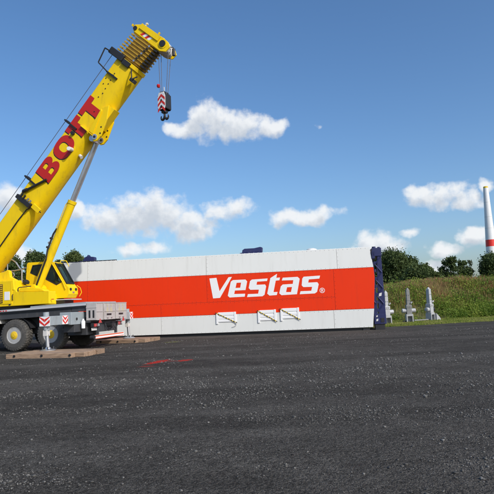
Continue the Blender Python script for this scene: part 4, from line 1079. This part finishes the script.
# auxiliary link arm and bracket low on the boom
ar = MB(); ar.tube(bm_(3.30, -0.60, 7.30), bm_(4.50, -0.58, 6.66), 0.055, n=10); ar = ar.build('link_arm', BLK, boom, True)
MB().tube(bm_(3.55, -0.60, 7.17), bm_(3.35, -0.60, 7.30), 0.08, n=10).build('arm_joint', BLK, ar, True)
br = bbox(2.90, 3.10, -0.66, -0.505, 6.95, 7.45, 'arm_bracket', BLK, boom, 0.02)
bbox(2.94, 3.16, -0.72, -0.505, 6.50, 6.94, 'bracket_foot', BLK, br, 0.02)
bbox(3.02, 3.26, -0.60, -0.505, 5.98, 6.48, 'bracket_rib', YEL, br, 0.02)
for n_ in (6.62, 6.78, 7.02, 7.2):
    MB().tube(bm_(3.12, -0.66, n_), bm_(3.30, -0.66, n_), 0.045, n=8).build('hose_fitting', STEEL if n_ < 7 else BLK, br, True)
MB().path([bm_(3.14, -0.56, 5.90), bm_(3.16, -0.56, 6.2), bm_(3.05, -0.56, 6.45), bm_(2.8, -0.56, 6.60), bm_(2.2, -0.55, 6.64), bm_(-0.5, -0.55, 6.60)], 0.028).build('power_cable', BLK, boom, True)
# fittings on the base section
fl = MB().tube(bm_(6.32, -0.50, 6.55), bm_(6.32, -0.80, 6.50), 0.10, n=14).build('flood_light', OFFW, boom, True)
MB().tube(bm_(6.32, -0.80, 6.50), bm_(6.32, -0.82, 6.497), 0.085, n=14).build('lens', WHT, fl, True)
MB().tube(bm_(6.3, -0.2, 6.22), bm_(6.3, -0.25, 6.06), 0.08, n=12).build('flood_light', OFFW, boom, True)
MB().tube(bm_(6.95, -0.505, 6.98), bm_(6.95, -0.62, 6.98), 0.09, n=12).build('sheave_pin', BLK, boom, True)
for t_, n_ in ((9.0, 7.02), (9.25, 6.95), (9.5, 6.98), (9.75, 7.0), (9.95, 7.02), (10.3, 7.05), (8.35, 6.75), (9.62, 7.22), (9.9, 7.28)):
    MB().tube(bm_(t_, -0.505, n_), bm_(t_, -0.518, n_), 0.028, n=8).build('access_plug', BLK, boom)
# lift cylinder bracket
for y0 in (-0.56, 0.02):
    pl = MB().prism([(7.26, 5.84), (7.38, 5.72), (7.68, 5.70), (8.45, 5.95), (9.0, 6.28), (8.72, 6.50), (8.0, 6.44), (7.5, 6.34)], y0, y0 + 0.09, bm_).build('cylinder_bracket', YEL, boom, bevel=0.02)
    MB().tube(bm_(7.46, y0 - 0.03, 5.92), bm_(7.46, y0 + 0.12, 5.92), 0.13, n=20).build('pin_boss', STEEL, pl, True)
    MB().tube(bm_(7.46, y0 - 0.045, 5.92), bm_(7.46, y0 - 0.031, 5.92), 0.06, n=14).build('pin_head', BLK, pl, True)
    for t_, n_ in ((8.0, 5.95), (7.75, 5.80)):
        MB().tube(bm_(t_, y0 - 0.008, n_), bm_(t_, y0 + 0.01, n_), 0.04, n=10).build('bolt_hole', BLK, pl)
bbox(7.44, 7.48, -0.62, -0.505, 6.02, 6.86, 'bracket_rib', YEL, boom, 0.01)
MB().prism([(7.5, 6.34), (7.5, 6.05), (8.6, 6.38), (8.66, 6.48)], -0.61, -0.565, bm_).build('bracket_gusset', YEL, boom, bevel=0.02)
bbox(7.9, 9.0, -0.465, 0.02, 5.98, 6.25, 'bracket_web', YEL, boom)
# lift cylinder
pt, pbt = Vector((0.27, 0, 9.51)), Vector((-2.97, 0, 2.74))
dcy = (pt - pbt).normalized()
Lc = (pt - pbt).length
q = pbt + dcy * (Lc * 0.59)
cyl = MB().tube(pbt, q, 0.185, n=28).build('lift_cylinder', YEL, crane, True)
MB().tube(q - dcy * 0.10, q + dcy * 0.05, 0.205, n=28).build('gland', YEL, cyl, True)
MB().tube(q + dcy * 0.05, pt, 0.125, n=24).build('rod', STEEL, cyl, True)
MB().tube(pt - Vector((0, 0.45, 0)), pt + Vector((0, 0.12, 0)), 0.15, n=20).build('rod_eye', STEEL, cyl, True)
MB().tube(pbt - Vector((0, 0.42, 0)), pbt + Vector((0, 0.42, 0)), 0.24, n=20).build('foot_eye', YEL, cyl, True)
sidev = Vector((dcy.z, 0, -dcy.x))
def along(f, off=0.0, yy=0.0): return pbt + dcy * (Lc * f) - sidev * off + Vector((0, yy, 0))
MB().path([along(0.02, -0.05, -0.22), along(0.20, 0.0, -0.22), along(0.26, 0.16, -0.16), along(0.36, 0.23, -0.1), along(0.40, 0.18, -0.08)], 0.04).build('hydraulic_pipe', BLK, cyl, True)
MB().path([along(0.28, 0.23, -0.05), along(0.56, 0.23, -0.05), along(0.575, 0.19, -0.05)], 0.022).build('hydraulic_pipe', YEL, cyl, True)
for f_ in (0.30, 0.33, 0.27): MB().tube(along(f_, 0.19, -0.1), along(f_, 0.30, -0.1), 0.05, n=10).build('valve', BLK if f_ != 0.30 else STEEL, cyl, True)

# telescopic collars and boom head
bbox(10.85, 11.10, -0.62, -0.505, 6.60, 7.05, 'hose_clamp', BLK, boom, 0.03)
bbox(10.90, 11.22, -0.64, -0.50, 7.06, 7.95, 'end_roller', BLK, boom, 0.05)
MB().path([bm_(11.0, -0.55, 7.85), bm_(10.95, -0.9, 7.95), bm_(10.25, -0.9, 7.80), bm_(10.15, -0.55, 7.30), bm_(10.2, -0.51, 7.0)], 0.03).build('bar_loop', BLK, boom, True)
bbox(10.12, 10.20, -0.60, -0.505, 6.75, 7.42, 'loop_mount', BLK, boom, 0.01)
MB().path([bm_(10.9, -0.51, 6.45), bm_(10.8, -0.62, 6.3), bm_(10.55, -0.64, 6.05), bm_(10.8, -0.55, 5.95)], 0.03).build('hose_loop', BLK, boom, True)
bbox(10.45, 10.62, -0.56, -0.30, 5.96, 6.22, 'end_fitting', DRK, boom, 0.02)
boom_tube(10.95, 11.12, NT + 0.06, NB - 0.05, 0.54, 'end_collar', YEL, boom, True)
NC = 7
for k in range(NC):
    t_ = 11.26 + k * 0.155; sh = 0.028 * k
    top, bot, hw = NT + 0.10 - sh * 0.6, NB - 0.10 - sh * 0.2, 0.50 - sh * 0.35
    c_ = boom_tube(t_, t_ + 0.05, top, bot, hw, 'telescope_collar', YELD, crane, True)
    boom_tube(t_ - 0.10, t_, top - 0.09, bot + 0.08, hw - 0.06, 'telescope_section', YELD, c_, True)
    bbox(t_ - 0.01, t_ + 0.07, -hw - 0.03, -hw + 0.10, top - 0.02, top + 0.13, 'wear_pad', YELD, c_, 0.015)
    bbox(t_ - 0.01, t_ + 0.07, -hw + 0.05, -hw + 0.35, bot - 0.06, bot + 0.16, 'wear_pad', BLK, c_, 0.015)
    MB().tube(bm_(t_ + 0.02, -hw - 0.02, 6.6 - 0.03 * k), bm_(t_ + 0.02, -hw - 0.06, 6.6 - 0.03 * k), 0.05, n=8).build('locking_pin', BLK if k % 3 else STEEL, c_)
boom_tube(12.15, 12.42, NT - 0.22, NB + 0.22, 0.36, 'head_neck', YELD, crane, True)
hd = MB()
hp = [(12.36, 7.60), (12.50, 7.78), (12.66, 7.74), (12.82, 7.48), (12.90, 6.10), (12.86, 5.78), (12.72, 5.58), (12.45, 5.62), (12.32, 5.90)]
hole = [(12.46, 7.30), (12.72, 7.26), (12.74, 6.45), (12.48, 6.45)]
head = MB().shape([hp], -0.42, -0.36, bm_).build('boom_head', YEL, crane, bevel=0.015)
MB().shape([hp, hole], 0.36, 0.42, bm_).build('cheek_plate', YEL, head, bevel=0.015)
for t0, t1, n0, n1 in ((12.30, 12.40, 5.95, 7.60), (12.78, 12.84, 6.2, 7.45)):
    bbox(t0, t1, -0.355, 0.355, n0, n1, 'cross_plate', YEL, head)
bbox(12.62, 12.88, -0.47, -0.425, 6.25, 7.45, 'edge_flange', YEL, head, 0.015)
for k in range(4):
    n_ = 7.22 - k * 0.14
    MB().prism([(12.42, n_), (12.60, n_ - 0.10), (12.60, n_ - 0.24), (12.42, n_ - 0.14)], -0.4255, -0.4215, bm_).build('stripe', REDM if k % 2 == 0 else WHT, head)
MB().tube(bm_(12.66, -0.48, 5.98), bm_(12.66, 0.48, 5.98), 0.15, n=20).build('sheave_axle', BLK, head, True)
MB().tube(bm_(12.66, -0.44, 5.98), bm_(12.66, -0.425, 5.98), 0.22, n=24).build('axle_plate', YEL, head, True)
MB().tube(bm_(12.52, -0.46, 7.62), bm_(12.52, 0.46, 7.62), 0.10, n=16).build('upper_axle', BLK, head, True)
for (t_, n_) in ((12.52, 7.84), (12.90, 6.45)):
    MB().tube(bm_(t_, -0.40, n_), bm_(t_ + 0.10, -0.40, n_), 0.05, n=10).build('lug', YEL, head, True)
MB().path([bm_(12.75, -0.1, 7.45), bm_(13.0, -0.1, 7.50)], 0.035).build('wind_gauge', OFFW, head)
MB().box(0, 0.09, -0.08, 0.02, 0, 0.07).build('beacon', OFFW, head).location = bm_(12.98, -0.06, 7.50)
SHC = Vector((3.80, 0, 13.42))
for y in (-0.24, -0.08, 0.08, 0.24):
    s_ = MB().lathe([(-0.055, 0.30), (-0.04, 0.30), (-0.012, 0.225), (0.012, 0.225), (0.04, 0.30), (0.055, 0.30)], (SHC.x, y, SHC.z), 'y', 32).build('sheave', OFFW, head, True)
MB().tube((SHC.x, -0.40, SHC.z), (SHC.x, 0.40, SHC.z), 0.08, n=14).build('sheave_axle', BLK, head, True)
for y0 in (-0.345, 0.305):
    MB().prism([(SHC.x - 0.30, SHC.z - 0.12), (SHC.x + 0.10, SHC.z - 0.18), (SHC.x + 0.22, SHC.z + 0.05), (SHC.x + 0.02, SHC.z + 0.30), (SHC.x - 0.42, SHC.z + 0.36)], y0, y0 + 0.04).build('sheave_cheek', YEL, head, bevel=0.01)
MB().path([(SHC.x + 0.22, -0.1, SHC.z + 0.02), (SHC.x + 0.44, -0.1, SHC.z - 0.05), (SHC.x + 0.46, -0.1, SHC.z - 0.18)], 0.02).build('switch_cable', BLK, head)
MB().lathe([(-0.36, 0.05), (-0.34, 0.075), (-0.02, 0.07), (0, 0.03)], (SHC.x + 0.46, -0.1, SHC.z - 0.10), 'z', 14).build('limit_switch', BLK, head, True)
BT = 11.36                                                         # top of the hook block
for x, y in ((SHC.x - 0.235, -0.24), (SHC.x - 0.235, 0.08), (SHC.x + 0.20, -0.08), (SHC.x + 0.20, 0.24)):
    MB().tube((x, y, SHC.z), (SHC.x - 0.10 + (x - SHC.x) * 0.55, y * 0.5, BT - 0.25), 0.014, n=6).build('hoist_rope', ROPE, crane)
MB().lathe([(-0.09, 0.02), (-0.07, 0.06), (0, 0.085), (0.07, 0.06), (0.09, 0.02)], (SHC.x - 0.27, -0.24, 11.60), 'z', 16).build('switch_weight', TAILR, crane, True)

# hook block hangs from the ropes: a thing of its own
hx, hy, _ = crane_to_world(3.70, 0)
hk = empty('hook_block', (hx, hy, 10.03), R(-30)); hk.scale = (0.88, 0.82, 0.98)
tag(hk, 'red and white striped crane hook block hanging from the boom tip', 'hook block')
prf = [(-0.20, 0.50), (0.20, 0.50), (0.24, 0.62), (0.24, 1.10), (0.16, 1.30), (-0.16, 1.30), (-0.24, 1.10), (-0.24, 0.62)]
fc = MB().prism(prf, -0.27, -0.24).build('cheek', WHT, hk, bevel=0.008)
for k in range(3):
    z = 1.22 - k * 0.27
    for s in (-1, 1):
        MB().prism([(s * 0.235, z - 0.20), (s * 0.004, z), (s * 0.004, z - 0.13), (s * 0.235, z - 0.33)], -0.2745, -0.2715).build('stripe', REDM, fc)
MB().tube((0, -0.29, 0.62), (0, -0.272, 0.62), 0.06, n=14).build('pin', BLK, fc, True)
MB().tube((0, -0.29, 0.93), (0, -0.276, 0.93), 0.045, n=14).build('pin', BLK, fc, True)
MB().prism(prf, 0.24, 0.27).build('cheek', BLK, hk, bevel=0.008)
for y in (-0.16, 0.0, 0.16):
    MB().lathe([(-0.06, 0.27), (-0.04, 0.27), (0, 0.21), (0.04, 0.27), (0.06, 0.27)], (0, y, 0.93), 'y', 28).build('sheave', BLK, hk, True)
MB().box(0.205, 0.27, -0.235, 0.235, 0.52, 1.20).build('side_weight', BLK, hk, bevel=0.02)
MB().box(-0.27, -0.205, -0.235, 0.235, 0.52, 1.20).build('side_weight', BLK, hk, bevel=0.02)
MB().box(-0.15, 0.15, -0.22, 0.22, 1.22, 1.36).build('rope_guard', BLK, hk, bevel=0.03)
MB().tube((0, 0, 1.36), (0, 0, 1.62), 0.025, n=8).build('rope_socket', OFFW, hk)
MB().box(-0.13, 0.13, -0.13, 0.13, 0.36, 0.495).build('swivel', BLK, hk, bevel=0.02)
hpts = [(0, 0, 0.38), (0, 0, 0.24)]
hm = MB().tube((0, 0, 0.40), (0, 0, 0.22), 0.06, n=12)
for s in (-1, 1):
    pp = []
    for i in range(9):
        a = R(90 - i * 25); pp.append((s * (0.11 - 0.11 * math.cos(R(i * 25)) + 0.03), 0, 0.14 + 0.10 * math.cos(R(i * 22))))
    arc_ = [(s * x, 0, z) for x, z in ((0, 0.24), (0.05, 0.12), (0.12, 0.07), (0.20, 0.09), (0.24, 0.17), (0.22, 0.26))]
    rad = (0.06, 0.06, 0.06, 0.052, 0.042, 0.028, 0.02)
    for i in range(len(arc_) - 1): hm.tube(arc_[i], arc_[i + 1], rad[i], rad[i + 1], n=10)
hm.build('ramshorn_hook', BLK, hk, True)

for o in bpy.data.objects:
    if o.type == 'MESH' and o.parent is None and 'kind' not in o and 'label' not in o: print('UNTAGGED', o.name)
print('objects', len(bpy.data.objects))
